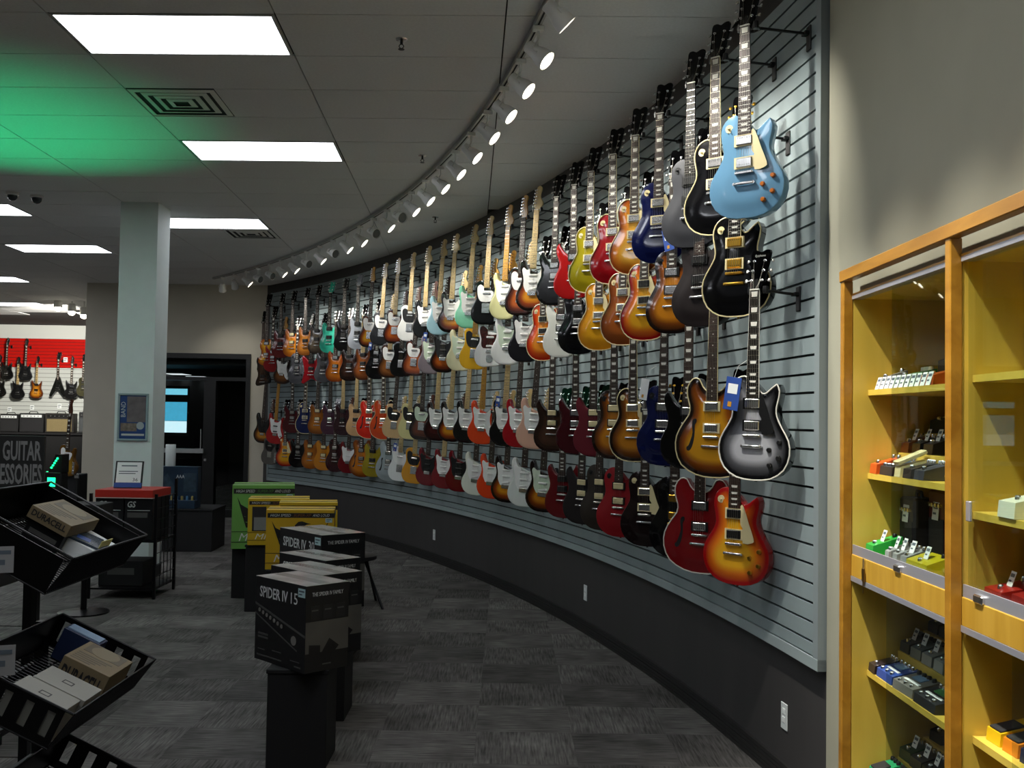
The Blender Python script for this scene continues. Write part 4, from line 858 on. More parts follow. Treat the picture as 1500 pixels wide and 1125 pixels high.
def tagpart(parent, x, y, z, w=.032, h=.042, tilt=-.35):
    M = T3((x, y, z)) @ Matrix.Rotation(tilt, 4, 'X')
    t = MB().box(-w/2, w/2, -.0006, .0006, 0, h, M).build('price_tag', PAPER, parent)
    MB().box(-w*.36, w*.36, -.0012, -.0006, h*.62, h*.85, M).box(-w*.36, w*.1, -.0012, -.0006, h*.3, h*.42, M).build('print', INK, t)
def pedal(label, X, Y, z, w, d, h, c, style='stomp', n=3, kn=BLACK, rz=-90, tg=False, group='effects pedals in the display case'):
    t = thing('effects_pedal', label, 'pedal', (X, Y, z+.001), rad(rz+random.uniform(-5, 5)), group)
    m = mat('enamel_'+c[1:], c, .35, .1); b = MB(); hb = h*1.35
    b.add([(-w/2, -d/2, 0), (w/2, -d/2, 0), (w/2, d/2, 0), (-w/2, d/2, 0), (-w/2, -d/2+.004, h*.75), (w/2, -d/2+.004, h*.75), (w/2, d/2-.003, hb), (-w/2, d/2-.003, hb)], [(0, 3, 2, 1), (4, 5, 6, 7), (0, 1, 5, 4), (1, 2, 6, 5), (2, 3, 7, 6), (3, 0, 4, 7)])
    b.build('enclosure', m, t); sl = math.atan2(hb-h*.75, d-.007)
    def top(y): return h*.75+(hb-h*.75)*(y+d/2)/d
    if style == 'stomp':
        MB().box(-w*.4, w*.4, -d*.46, d*.08, 0, .006, T3((0, 0, top(0))) @ Matrix.Rotation(sl, 4, 'X'), .002).build('foot_plate', mat('rubber_pad', '#161616', .8), t)
    elif style == 'wah':
        MB().box(-w*.46, w*.46, -d*.5, d*.5, h*.3, h*.3+.014, T3((0, 0, top(0))) @ Matrix.Rotation(sl*1.5, 4, 'X'), .003).build('treadle', m, t)
    elif style == 'multi':
        MB().box(-w*.25, w*.2, d*.0, d*.3, 0, .003, T3((0, 0, top(0))) @ Matrix.Rotation(sl, 4, 'X')).build('screen', mat('lcd_'+('g' if n == 9 else 'b'), '#4f9c5a' if n == 9 else '#7fa0c0', .2), t)
        for q in (-.3, 0, .3): MB().lathe([(.008, 0), (.008, .007), (.006, .01)], 8, T3((q*w, -d*.36, top(-d*.36)-.001))).build('footswitch', CHROME, t)
        MB().box(-w*.36, w*.36, -d*.2, -d*.1, 0, .0015, T3((0, 0, top(0))) @ Matrix.Rotation(sl, 4, 'X')).build('panel_print', PAPER, t)
    if style != 'multi' and style != 'stomp' and style != 'wah': MB().lathe([(.008, 0), (.008, .007), (.006, .011)], 8, T3((0, -d*.3, top(-d*.3)-.001))).build('footswitch', CHROME, t)
    if style != 'wah':
        for q in range(min(n, 5)):
            x = (q-(min(n, 5)-1)/2)*w*.8/max(min(n, 5)-1, 1)*.9 if n > 1 else 0
            MB().lathe([(.0085, 0), (.008, .01), (.006, .013)], 10, T3((x, d*.34, top(d*.34)-.001))).build('knob', kn, t, 40)
    MB().cyl((w/2, d*.2, h*.4), (w/2+.008, d*.2, h*.4), .007).build('jack', CHROME, t)
    if tg: tagpart(t, random.uniform(-.01, .01), -d*.1, top(-d*.1))
    return t
def price_tag(label, X, Y, z, rz=-90, group='price tags in the display case', w=.034, h=.045):
    t = thing('price_tag', label, 'price tag', (X, Y, z+.0005), rad(rz), group); M = Matrix.Rotation(-.3, 4, 'X')
    MB().box(-w/2, w/2, -.0006, .0006, 0, h, M).build('card', PAPER, t)
    MB().box(-w*.38, w*.38, -.0012, -.0006, h*.64, h*.85, M).box(-w*.38, w*.1, -.0012, -.0006, h*.3, h*.42, M).build('print', INK, t)
IV = mat('ivory_knob', '#e9e5c8', .4)
def rowof(n, y0, y1): return [y0+(y1-y0)*i/(n-1) for i in range(n)]
for y in rowof(11, 3.64, 3.20): price_tag('small white price tag in the row along the edge of the top left shelf', 1.318, y, 1.77)
# top shelf
pedal('green pedal with ivory knobs behind the price tag row, top left shelf', 1.40, 3.50, 1.77, .09, .12, .05, '#3f7a3a', 'box', 4, IV)
pedal('orange pedal with ivory knobs at the post end of the top left shelf', 1.40, 3.27, 1.77, .09, .12, .045, '#b0521c', 'box', 4, IV)
pedal('small chrome pedal at the far corner of the top left shelf', 1.37, 3.62, 1.77, .05, .09, .05, '#77736a', 'box', 1, CHROME)
pedal('big slate grey floor unit at the back of the top left shelf', 1.60, 3.36, 1.77, .36, .2, .13, '#33343c', 'multi', 5, STEEL, tg=True)
# second shelf
pedal('orange red pedal at the far corner of the second shelf', 1.36, 3.652, 1.47, .075, .10, .045, '#c4501a', 'box', 2, CHROME)
pedal('wide black multi-switch pedal beside the orange red one', 1.362, 3.535, 1.47, .13, .10, .04, '#26262a', 'multi', 4, CHROME)
pedal('cream treadle pedal on the second shelf', 1.364, 3.43, 1.47, .055, .105, .045, '#d8cf9c', 'wah', 0)
pedal('black pedal with silver knobs right of the cream treadle', 1.362, 3.35, 1.47, .075, .10, .04, '#1d1d22', 'box', 4, CHROME)
pedal('slate pedal with silver knobs nearest the post, second shelf', 1.362, 3.255, 1.47, .075, .10, .04, '#3a3b44', 'box', 4, CHROME)
pedal('rust coloured tagged pedal behind the orange red one', 1.46, 3.64, 1.547, .075, .085, .045, '#7a3a14', 'box', 2, CHROME, tg=True)
pedal('black tagged pedal on the middle step of the second shelf', 1.46, 3.54, 1.547, .08, .085, .045, '#17171a', 'box', 3, CHROME, tg=True)
pedal('charcoal tagged pedal by the post on the middle step, second shelf', 1.46, 3.44, 1.547, .08, .085, .045, '#2a2a2e', 'box', 3, CHROME, tg=True)
pedal('dark teal floor unit on the top step of the second shelf', 1.57, 3.54, 1.617, .26, .10, .06, '#123036', 'multi', 5, STEEL, tg=True)
# deck above the drawer band
pedal('bright green pedal at the far corner of the deck', 1.345, 3.635, 1.178, .075, .11, .055, '#1f9a3c', 'box', 1, BLACK, tg=True)
pedal('dark pedal lying behind the bright green pedal', 1.68, 3.60, 1.178, .08, .12, .06, '#1a2220', 'box', 2, CHROME)
pedal('yellow pedal lying behind the channel on the deck', 1.345, 3.26, 1.178, .16, .08, .042, '#b8ac18', 'box', 2, BLACK, tg=True)
for i, y in enumerate((3.52, 3.45, 3.38)): pedal('small silver pedal carrying a price tag, %s of three on the deck' % ('farthest', 'middle', 'nearest')[i], 1.35, y, 1.178, .045, .08, .045, '#8d9090', 'box', 2, CHROME, tg=True)
for lab, x, y, w, d, h, c in (('black mini amplifier with a price tag at the back of the deck', 1.455, 3.60, .13, .09, .215, '#101012'), ('red-edged black unit at the back of the deck near the post', 1.50, 3.455, .14, .09, .25, '#5a1c10')):
    t = thing('mini_amplifier', lab, 'amplifier', (x, y, 1.177), rad(-90)); MB().box(-w/2, w/2, -d/2, d/2, 0, h, bev=.008).build('cabinet', mat('vinyl_'+c[1:], c, .5), t)
    MB().box(-w*.42, w*.42, -d/2-.003, -d/2, h*.08, h*.62, bev=.001).build('grille', mat('grille_cloth', '#17171a', .8, noise=.4, nscale=150), t); tagpart(t, 0, -d/2-.006, h*.6, .05, .06, -.1)
    for q in range(4): MB().lathe([(.008, 0), (.007, .012)], 8, T3(((q-1.5)*w*.2, -d/2, h*.8)) @ Matrix.Rotation(pi/2, 4, 'X')).build('knob', CHROME, t)
    MB().path([(-w*.2, 0, h), (-w*.15, 0, h+.02), (w*.15, 0, h+.02), (w*.2, 0, h)], .006).build('handle', BLACK, t)
# shelf under the band, bottom shelf: front row on the shelf, back rows on stepped risers
def riser(label, z, y0=3.07, y1=3.69):
    t = thing('display_riser', label, 'riser', (1.60, (y0+y1)/2, z+.001)); h = (y1-y0)/2
    MB().box(-.185, -.095, -h, h, 0, .075, bev=.002).build('lower_step', INTR, t); MB().box(-.094, .16, -h, h, 0, .145, bev=.002).build('upper_step', INTR, t)
riser('stepped golden riser at the back of the lower left shelf', .765); riser('stepped golden riser at the back of the bottom left shelf', .39); riser('stepped golden riser at the back of the second shelf', 1.47)
pedal('blue multi-effects floor pedal on the lower left shelf', 1.363, 3.55, .765, .14, .10, .038, '#2c4a94', 'multi', 4, CHROME)
pedal('grey multi-effects floor pedal on the lower left shelf', 1.363, 3.39, .765, .15, .10, .038, '#77756f', 'multi', 4, BLACK)
pedal('black floor pedal with green screen on the lower left shelf', 1.363, 3.215, .765, .16, .10, .038, '#23262a', 'multi', 9, CHROME)
pedal('small dark pedal at the far corner of the lower left shelf', 1.36, 3.662, .765, .065, .10, .038, '#2a2226', 'box', 3, CHROME)
for i, (x, y, c) in enumerate(((1.46, 3.64, '#3a3c3e'), (1.46, 3.545, '#5c686a'), (1.46, 3.45, '#8a9294'), (1.46, 3.355, '#9aa6a8'), (1.56, 3.64, '#46484a'), (1.56, 3.545, '#26302e'), (1.56, 3.45, '#303236'))):
    pedal(['dark tagged pedal at the far end of the middle step', 'grey-green tagged pedal behind the blue floor pedal', 'mid grey tagged pedal behind the grey floor pedal', 'pale grey tagged pedal nearest the post on the middle step', 'charcoal tagged pedal at the far end of the top step', 'dark green tagged pedal in the middle of the top step', 'graphite tagged pedal nearest the post on the top step'][i]+', lower left shelf', x, y, .842 if i < 4 else .912, .078, .085, .045, c, 'box', 3, BLACK, tg=True)
pedal('mint green pedal at the far corner of the bottom shelf', 1.362, 3.655, .39, .075, .10, .05, '#1f9a62', 'stomp', 3)
pedal('green pedal with black plate second along the bottom shelf', 1.362, 3.565, .39, .075, .10, .05, '#2c7a3a', 'stomp', 3)
pedal('dark green pedal third along the bottom shelf', 1.362, 3.475, .39, .075, .10, .05, '#244a30', 'stomp', 3, tg=True)
pedal('black pedal with tag fourth along the bottom shelf', 1.362, 3.38, .39, .08, .10, .05, '#15151a', 'box', 3, CHROME, tg=True)
for i, (x, y, c) in enumerate(((1.46, 3.64, '#1c3a26'), (1.46, 3.545, '#2a2a2e'), (1.46, 3.45, '#1a1a1e'), (1.56, 3.62, '#161618'), (1.56, 3.50, '#202024'))):
    pedal(['dark green tagged pedal at the far end of the middle step', 'charcoal tagged pedal in the middle of the middle step', 'black tagged pedal nearest the post on the middle step', 'black tagged pedal at the far end of the top step', 'dark tagged pedal nearest the post on the top step'][i]+', bottom left shelf', x, y, .467 if i < 3 else .537, .08, .085, .045, c, 'box', 3, CHROME, tg=True)
# second bay
pedal('cream pedal with chrome switch on the right bay shelf', 1.36, 2.62, 1.41, .09, .16, .055, '#dfe3cc', 'box', 2, CHROME)
pedal('red pedal with chrome knobs and tag behind the right channel', 1.36, 2.735, 1.178, .11, .12, .04, '#a8201a', 'box', 2, CHROME, tg=True)
pedal('red pedal with ivory knobs at the right edge of the picture', 1.37, 2.60, 1.178, .1, .13, .045, '#98201c', 'box', 4, IV)
pedal('yellow stomp pedal with black foot plate, lower right shelf', 1.375, 2.755, .80, .072, .13, .045, '#e0b818', 'stomp', 3)
pedal('orange stomp pedal with black foot plate, lower right shelf', 1.375, 2.665, .80, .072, .13, .045, '#d8801c', 'stomp', 3)
pedal('navy stomp pedal next to the orange one, lower right shelf', 1.375, 2.575, .80, .072, .13, .045, '#2a2f48', 'stomp', 3)

# ------------------------------------------------------------------ cartons on plinths in the aisle
CARD = mat('black_card', '#0d0d0f', .42); GLOSST = mat('card_top_painted_sheen', '#aaaaa6', .22, noise=.4, nscale=4, coat=.3); WPRT = mat('white_print', '#c9ccca', .5); GPRT = mat('grey_print', '#4a4a48', .5); DPRT = mat('dark_print', '#1b1b1d', .5)  # pale streaky tone on the carton tops paints in reflected ceiling light
def plinth(label, x, y, w, d, h, rz=0.):
    t = thing('display_plinth', label, 'plinth', (x, y, 0), rz, 'black display plinths'); MB().box(-w/2, w/2, -d/2, d/2, 0, h-.02, bev=.004).build('plinth_body', BLKMATT, t)
    MB().box(-w/2-.006, w/2+.006, -d/2-.006, d/2+.006, h-.02, h, bev=.003).build('plinth_top', BLKMATT, t); return t
def tag2(parent, w, h, M): 
    p = MB().box(0, w, -.0012, 0, 0, h, M).build('price_sticker', mat('pale_sticker', '#a9c6c8', .5), parent)
    MB().box(w*.12, w*.88, -.0018, -.0012, h*.6, h*.78, M).box(w*.12, w*.6, -.0018, -.0012, h*.25, h*.4, M).build('print', INK, p)
def amp_carton(label, name, A, z, w, d, h, rz, full=True):
    """A = near top corner in plan"""
    R_ = RZ(rz); c = Vector((A[0], A[1], z)) - (R_ @ Vector((w/2, -d/2, 0)))
    t = thing('amplifier_carton', label, 'box', c, rz, 'black amplifier cartons'); MB().box(-w/2, w/2, -d/2, d/2, 0, h-.002).build('carton', CARD, t)
    tp = MB().box(-w/2, w/2, -d/2, -.003, h-.002, h).box(-w/2, w/2, .003, d/2, h-.002, h).build('top_flaps', GLOSST, t); MB().box(-w/2+.02, w/2-.02, -.03, .03, h, h+.0006).build('packing_tape', mat('clear_tape', '#8a8a86', .15), tp)
    F = T3((-w/2, -d/2-.0005, 0)); SD = T3((w/2+.0005, -d/2, 0)) @ RZ(pi/2)
    a, b_ = name
    text(a, h*.13, w*.56, WPRT, t, F @ T3((w*.09, 0, h*.76)), bold=.012); text(b_, h*.13, w*.13, GPRT if 0 else WPRT, t, F @ T3((w*.71, 0, h*.76)), ex=.0004)
    tag2(t, w*.13, h*.1, F @ T3((w*.855, -.0006, h*.86)))
    P = MB()
    for x0, z0, x1, z1, q in ((.0, .66, 1., .40, .012), (.0, .55, .85, .22, .008)):
        x0, x1, z0, z1 = x0*w, x1*w, z0*h, z1*h; P.add([(x0, -.001, z0), (x1, -.001, z1), (x1, -.001, z1+q), (x0, -.001, z0+q)], [(0, 1, 2, 3)], F)
    P.build('panel_stripes', GPRT, t)
    K = MB()
    for q in range(7): K.lathe([(.010, 0), (.010, .0012)], 10, F @ T3(((.09+.075*q)*w, -.0002, (.60-.022*q)*h)) @ Matrix.Rotation(pi/2, 4, 'X'))
    K.lathe([(.022, 0), (.022, .0012)], 12, F @ T3((.78*w, -.0002, .34*h)) @ Matrix.Rotation(pi/2, 4, 'X')); K.build('printed_dials', mat('mid_print', '#77756f', .5), t)
    B = MB()
    for x0, z0, ww, hh in ((.07, .31, .2, .022), (.07, .27, .2, .022), (.07, .13, .14, .01), (.36, .15, .18, .01), (.72, .1, .18, .01), (.05, .055, .5, .016), (.8, .04, .12, .016)): B.box(x0*w, (x0+ww)*w, -.001, 0, z0*h, (z0+hh)*h, F)
    B.build('small_print', GPRT, t)
    text('THE '+a+' FAMILY', h*.045, d*.72, WPRT, t, SD @ T3((d*.14, 0, h*.87)))
    for q in range(3):
        pc = MB().box(d*(.1+.3*q), d*(.31+.3*q), -.001, 0, h*.6, h*.76, SD).build('range_picture', DPRT, t); MB().box(d*(.13+.3*q), d*(.28+.3*q), -.0016, -.001, h*.70, h*.715, SD).build('caption', GPRT, pc)
    MB().box(0, d, -.0006, 0, h*.22, h*.58, SD).build('printed_floor', mat('print_grey_floor', '#55534e', .5, noise=.2, nscale=5), t)
    MB().add([(d*.38, -.0012, h*.22), (d*.6, -.0012, h*.16), (d*.78, -.0012, h*.27), (d*.55, -.0012, h*.37)], [(0, 1, 2, 3)], SD).add([(d*.08, -.0012, h*.2), (d*.34, -.0012, h*.2), (d*.34, -.0012, h*.3), (d*.08, -.0012, h*.32)], [(0, 1, 2, 3)], SD).build('printed_amplifier', CARD, t)
    MB().box(d*.4, d*.6, -.001, 0, h*.07, h*.085, SD).build('maker_print', GPRT, t)
    return t
plinth('tall black display plinth under the front amplifier carton', -.955, 4.97, .28, .28, .46)
amp_carton('black amplifier carton marked 15, nearest the camera', ('SPIDER IV', '15'), (-.905, 4.74), .462, .43, .24, .40, -pi/4)
plinth('black display plinth under the second amplifier carton', -1.0, 5.74, .3, .3, .37)
amp_carton('black amplifier carton with glossy top, second from the camera', ('SPIDER IV', '15'), (-.96, 5.47), .372, .50, .26, .43, -pi/4)
plinth('black display plinth under the third amplifier carton', -1.1, 6.29, .3, .28, .37)
amp_carton('black amplifier carton with glossy top, third from the camera', ('SPIDER IV', '15'), (-1.04, 6.02), .372, .49, .25, .43, -pi/4)
plinth('black display plinth under the carton marked 30', -1.24, 7.1, .4, .4, .38)
amp_carton('taller black amplifier carton marked 30, behind the other three', ('SPIDER IV', '30'), (-1.185, 6.68), .382, .58, .33, .492, -pi/4-.1)
def bird_carton(label, x, y, z, w, d, h, c, dark, rz, window=False):
    t = thing('speaker_carton', label, 'box', (x, y, z), rz, 'coloured cartons with bird wings'); m = mat('card_'+c[1:], c, .45, noise=.04); MB().box(-w/2, w/2, -d/2, d/2, 0, h-.002).build('carton', m, t)
    tp = MB().box(-w/2, w/2, -d/2, -.003, h-.002, h).box(-w/2, w/2, .003, d/2, h-.002, h).build('top_flaps', m, t); MB().box(-w/2, w/2, -.03, .03, h, h+.0006).build('packing_tape', mat('clear_tape', '#8a8a86', .15), tp)
    F = T3((-w/2, -d/2-.0005, 0)); BKP = mat('black_print', '#0c0c0c', .5)
    MB().box(.02*w, w, -.0008, 0, h*.87, h*.95, F).box(w, w+d, -.0008, 0, h*.87, h*.95, T3((w/2+.0005, -d/2, 0)) @ RZ(pi/2) @ T3((-w, 0, 0))).build('title_band', BKP, t)
    text('HIGH SPEED', h*.045, w*.3, WPRT, t, F @ T3((w*.06, -.0006, h*.888)), shear=.25); text('SUPER-XP', h*.045, w*.26, mat('band_'+dark[1:], dark, .5), t, F @ T3((w*.4, -.0006, h*.888)), shear=.25); text('AND LOUD', h*.045, w*.25, WPRT, t, F @ T3((w*.68, -.0006, h*.888)), shear=.25)
    for s in (1, -1):
        wg = MB()
        for q in range(4):
            a = q*.06; P = [(.5-s*(.42-a*.6), .82-a*2.0), (.5-s*(.36-a*.5), .70-a*1.6), (.5-s*(.22-a*.3), .62-a*1.1), (.5-s*(.10), .60-a*.8), (.5-s*.10, .55-a*.8), (.5-s*(.24-a*.3), .56-a*1.2), (.5-s*(.36-a*.5), .62-a*1.6)]
            wg.plate([(p[0]*w, p[1]*h) for p in P], 0, -.0008, F)
        wg.build('printed_wing', BKP, t)
    MB().plate([(w*p, h*q) for p, q in ((.42, .74), (.47, .80), (.53, .81), (.6, .78), (.66, .765), (.6, .755), (.56, .73), (.55, .6), (.5, .5), (.45, .6))], 0, -.0009, F).build('printed_bird', BKP, t)
    MB().box(0, w, -.0008, 0, h*.265, h*.275, F).box(0, w, -.0008, 0, h*.1, h*.11, F).build('rule_lines', BKP, t)
    text('MI', h*.12, w*.2, WPRT, t, F @ T3((w*.12, -.0004, h*.125)), shear=.3); text('CUBE', h*.05, w*.18, BKP, t, F @ T3((w*.1, -.0004, h*.29)), shear=.3) if 0 else None
    tag2(t, w*.1, h*.07, F @ T3((w*.87, -.001, h*.79)))
    if window:
        wd = MB().box(w*.07, w*.3, -.0012, 0, h*.30, h*.83, F).build('window_print', DPRT, t); MB().box(w*.1, w*.3, -.0018, -.0012, h*.32, h*.6, F).build('grey_label', mat('label_grey', '#7a7c7c', .5), wd)
    return t
plinth('black display plinth under the near yellow carton', -1.53, 7.85, .46, .4, .5)
bird_carton('yellow carton with black bird wings, nearest of the three yellow', -1.55, 7.86, .502, .50, .32, .44, '#c09a14', '#7a4a10', rad(8))
plinth('black display plinth under the middle yellow carton', -1.62, 8.40, .44, .4, .52)
bird_carton('yellow carton mostly hidden behind the near yellow one', -1.60, 8.40, .522, .46, .32, .43, '#c4a418', '#7a4a10', rad(10))
plinth('black display plinth under the window-printed yellow carton', -1.92, 8.86, .5, .42, .56)
bird_carton('yellow carton with a dark window print, left of the others', -1.93, 8.82, .562, .50, .34, .385, '#bf9e16', '#7a4a10', rad(10), True)
plinth('black display plinth under the green carton', -2.2, 9.5, .5, .44, .46)
bird_carton('lime green carton with black bird wings at the back', -2.2, 9.40, .462, .54, .46, .56, '#659a48', '#3a6a2a', rad(12))
# folding stool and a stand behind the cartons
t = thing('folding_stool', 'black folding stool with splayed legs behind the amplifier cartons', 'stool', (-1.31, 9.0, 0), rad(15))
MB().lathe([(.19, .405), (.2, .415), (.2, .44), (.17, .455)], 24).build('seat', mat('stool_vinyl', '#1c1c1e', .5), t, 40)
for s in (-1, 1):
    for q in (-.1, .1): MB().cyl((q, s*.12, .40), (q*1.1+s*.0, -s*.22, 0) if q < 0 else (q*2.3, -s*.22, 0), .012).build('leg', STEEL, t)
t = thing('guitar_stand', 'black guitar stand with a white tip behind the yellow cartons', 'stand', (-1.62, 9.55, 0), rad(0))
for a in (90, 210, 330): MB().cyl((0, 0, .3), (.22*cos(rad(a)), .22*sin(rad(a)), .01), .011).build('leg', STEEL, t)
MB().cyl((0, 0, .28), (0, 0, .72), .012).build('mast', STEEL, t); y = MB().path([(-.07, -.05, .76), (-.05, 0, .72), (.05, 0, .72), (.07, -.05, .76)], .011).build('yoke', STEEL, t); MB().lathe([(.02, 0), (.022, .03), (.01, .05)], 10, T3((-.07, -.05, .75))).build('rubber_tip', WHITEP, y)

# ------------------------------------------------------------------ tilted wire bins in the left foreground
WIRE = mat('black_wire', '#060607', .35, .4)
class Bin: pass
def bin_(label, FR, FLpx, w, d, slot, rack):
    B = Bin(); FL = onY(*FLpx, FR.y); u = (FR-FL); B.L = u.length; B.a = -math.atan2(u.z, u.x); B.o = FL; B.w = w; B.d = d
    t = thing('wire_bin', label, 'bin', FL, 0, 'tilted wire bins', ry=B.a); B.t = t; L = B.L
    B.M = T3(FL) @ Matrix.Rotation(B.a, 4, 'Y')
    def panel(y, nm):
        b = MB(); k = max(3, int(L/.075)); b.box(0, L, y-.002, y+.002, -.022, 0); b.box(0, L, y-.002, y+.002, -d, -d+.03); s = L/k
        for i in range(k+1): b.box(max(0, i*s-s*.31), min(L, i*s+s*.31), y-.002, y+.002, -d+.03, -.022)
        return b.build(nm, WIRE, t)
    if slot: panel(0, 'slotted_side'); panel(-w, 'slotted_side')
    else:
        for y in (0, -w): MB().box(0, L, y-.002, y+.002, -d, -.02).build('solid_side', WIRE, t)
    b = MB(); n = int(w/.018)
    for i in range(n+1): y = -w*i/n; b.cyl((L, y, -d), (L+.03, y, -.004), .0026, 5)
    b.build('lip_wires', WIRE, t, kind='stuff')
    b = MB(); b.path([(0, 0, 0), (L+.03, 0, 0), (L+.03, -w, 0), (0, -w, 0), (0, 0, 0)], .0045, 6); b.path([(0, 0, -d), (L, 0, -d), (L, -w, -d), (0, -w, -d), (0, 0, -d)], .004, 6); b.build('rim', WIRE, t)
    b = MB(); n = int(w/.026)
    for i in range(1, n): y = -w*i/n; b.cyl((0, y, -d), (L, y, -d), .0026, 5)
    for q in (.25, .5, .75): b.cyl((L*q, 0, -d-.003), (L*q, -w, -d-.003), .004, 5)
    b.build('floor_wires', WIRE, t, kind='stuff')
    MB().box(-.004, 0, -w, 0, -d, 0).build('back_plate', WIRE, t)
    return B
def bpt(B, x, y, h):
    """layout helper: the point of the plane h above the bin's floor that lies along a sight line"""
    n = B.M.to_3x3() @ Vector((0, 0, 1)); p0 = B.M @ Vector((0, 0, -B.d+h)); c = Vector((0, 0, CH)); r = ray(x, y)
    return B.M.inverted() @ (c+r*((p0-c).dot(n)/r.dot(n)))
B1 = bin_('black wire bin holding a battery carton and white packs, upper one', onz(207, 779, 1.1), (75, 706), .8, .17, False, 0)
B2 = bin_('black slotted wire bin holding a battery carton and white boxes', onz(218, 961, .65), (92, 899), .79, .14, True, 0)
B3 = bin_('lowest black slotted wire bin at the bottom left corner', onz(215, 1133, .2), (96, 1073), .79, .14, True, 0)
def inbin(B, name, label, cat, p, rz=0.):
    t = thing(name, label, cat, B.M @ p, 0); t.rotation_euler = (T3((0, 0, 0)) @ Matrix.Rotation(B.a, 4, 'Y') @ RZ(rz)).to_euler(); return t
KRAFT = mat('battery_card', '#75674c', .6, noise=.08)
def battery(B, label, p, w, d, h, rz=0.):
    t = inbin(B, 'battery_carton', label, 'box', p, rz); MB().box(0, w, 0, d, 0, h, bev=.001).build('carton', KRAFT, t)
    text('DURACELL', h*.5, w*.86, DPRT, t, T3((w*.07, -.0006, h*.3)), bold=.03)
    MB().box(w*.1, w*.9, d*.55, d*.95, h, h+.0008).build('top_print', mat('kraft_dark', '#5e5546', .6), t); MB().lathe([(w*.3, 0), (w*.3, .0012), (w*.26, .0013)], 20, T3((w*.5, d*.75, h))).build('round_print', mat('kraft_mid', '#7a7058', .6), t)
    b = MB(); 
    for q in range(5): b.box(w*.08, w*(.5+.08*q), d*(.08+.08*q), d*(.12+.08*q), h, h+.0008)
    b.build('top_text_print', mat('kraft_dark', '#5e5546', .6), t)
q = bpt(B1, 80, 815, .0); t = inbin(B1, 'dark_carton', 'dark carton under the buff battery carton, upper wire bin', 'box', Vector((q.x-.18, q.y+.02, -B1.d+.004))); MB().box(0, .17, 0, .26, 0, .084, bev=.002).build('carton', CARD, t); MB().box(.02, .15, -.0008, 0, .03, .05).build('print', GPRT, t)
battery(B1, 'buff battery carton lying in the upper wire bin', Vector((q.x-.19, q.y, -B1.d+.09)), .19, .30, .055)
q = bpt(B2, 148, 1015, 0); battery(B2, 'buff battery carton standing in the middle wire bin', Vector((B2.L-.21, -.36, -B2.d+.004)), .19, .24, .13)
WBOX = mat('white_carton', '#8d8c84', .55)
for i, yy in enumerate((-.62, -.79+.01)):
    t = inbin(B2, 'white_carton', ['white flat box with a small square logo, far one of the pair', 'white flat box with a small square logo, near one of the pair'][i], 'box', Vector((B2.L-.2-.012*i, yy, -B2.d+.004)))
    MB().box(0, .2, 0, .15, 0, .118).build('carton', WBOX, t); MB().box(-.001, .201, -.001, .151, .096, .12, bev=.001).build('lid', WBOX, t); b = MB()
    for a in ((.08, .12, .06, .064), (.08, .12, .086, .09), (.08, .084, .064, .086), (.116, .12, .064, .086)): b.box(*a, .12, .1208)
    b.build('printed_logo', DPRT, t)
t = inbin(B1, 'leaflet_pack', 'white leaflet pack with dark blue cover in the upper wire bin', 'pack', Vector((B1.L-.25, -.30, -B1.d+.004))); MB().box(0, .22, 0, .25, 0, .075, bev=.001).build('pack', PAPER, t); MB().box(.05, .2, -.03, .13, .076, .086, RZ(.3)).build('blister', mat('blister_grey', '#35404a', .25), t); MB().box(.09, .15, 0, .05, .086, .0865, RZ(.3)).build('blue_print', mat('blue_print', '#2c4a8a', .4), t)
t = inbin(B2, 'blister_pack', 'pale blue blister pack behind the battery carton', 'pack', Vector((B2.L-.33, -.11, -B2.d+.004))); MB().box(0, .16, 0, .08, 0, .13, bev=.002).build('pack', mat('navy_card', '#1c2a4a', .4), t); MB().box(.01, .15, .01, .07, .13, .135).build('clear_top', mat('pale_blister', '#8fa6c0', .2), t)
t = inbin(B1, 'yellow_leaflet', 'pale yellow leaflet behind the wires of the upper bin lip', 'leaflet', Vector((B1.L-.06, -.27, -B1.d+.004))); MB().box(0, .004, 0, .12, 0, .12, bev=.001).build('sheet', mat('pale_yellow', '#c9c27a', .6), t); MB().box(.004, .005, .02, .1, .05, .09).build('print', INK, t)
t = inbin(B3, 'yellow_pack', 'yellow-green pack at the bottom left corner', 'pack', Vector((-.33, -.28, .0))); MB().box(0, .1, 0, .05, -.02, .1, bev=.002).build('pack', mat('lime_card', '#a8a820', .5), t); MB().box(.02, .08, -.001, 0, .02, .07).build('print', DPRT, t)
for B, x, y, lab in ((B1, 6, 820, 'white price card at the left edge beside the upper wire bin'), (B2, 5, 968, 'white price card at the left edge beside the middle wire bin')):
    p = onY(x-7, y, B.o.y-B.w-.02); t = thing('price_card', lab, 'price tag', p, rad(20)); MB().box(-.06, .05, -.001, .001, -.05, .05).build('card', mat('grey_card', '#8f9090', .6), t); MB().box(-.05, .04, -.002, -.001, .02, .035).box(-.05, .02, -.002, -.001, -.02, .0).build('print', INK, t)
for B, lab in ((B1, 'black steel floor stand carrying the upper wire bin'), (B2, 'black steel floor stand carrying the two lower wire bins')):
    t = thing('bin_stand', lab, 'stand', (B.o.x-.06, B.o.y-B.w/2, 0))
    for y in (-B.w/2+.05, B.w/2-.05): MB().box(-.02, .02, y-.02, y+.02, .02, B.o.z-.02).build('post', STEEL, t); MB().box(-.2, .42, y-.02, y+.02, 0, .03).build('foot', STEEL, t)
    for z in (.25, B.o.z-.2): MB().box(-.012, .012, -B.w/2+.07, B.w/2-.07, z, z+.03).build('cross_bar', STEEL, t)
    for y in (-B.w/2+.05, B.w/2-.05): MB().box(.02, .18, y-.008, y+.008, B.o.z-.30, B.o.z-.26, Matrix.Identity(4)).build('bracket', STEEL, t)
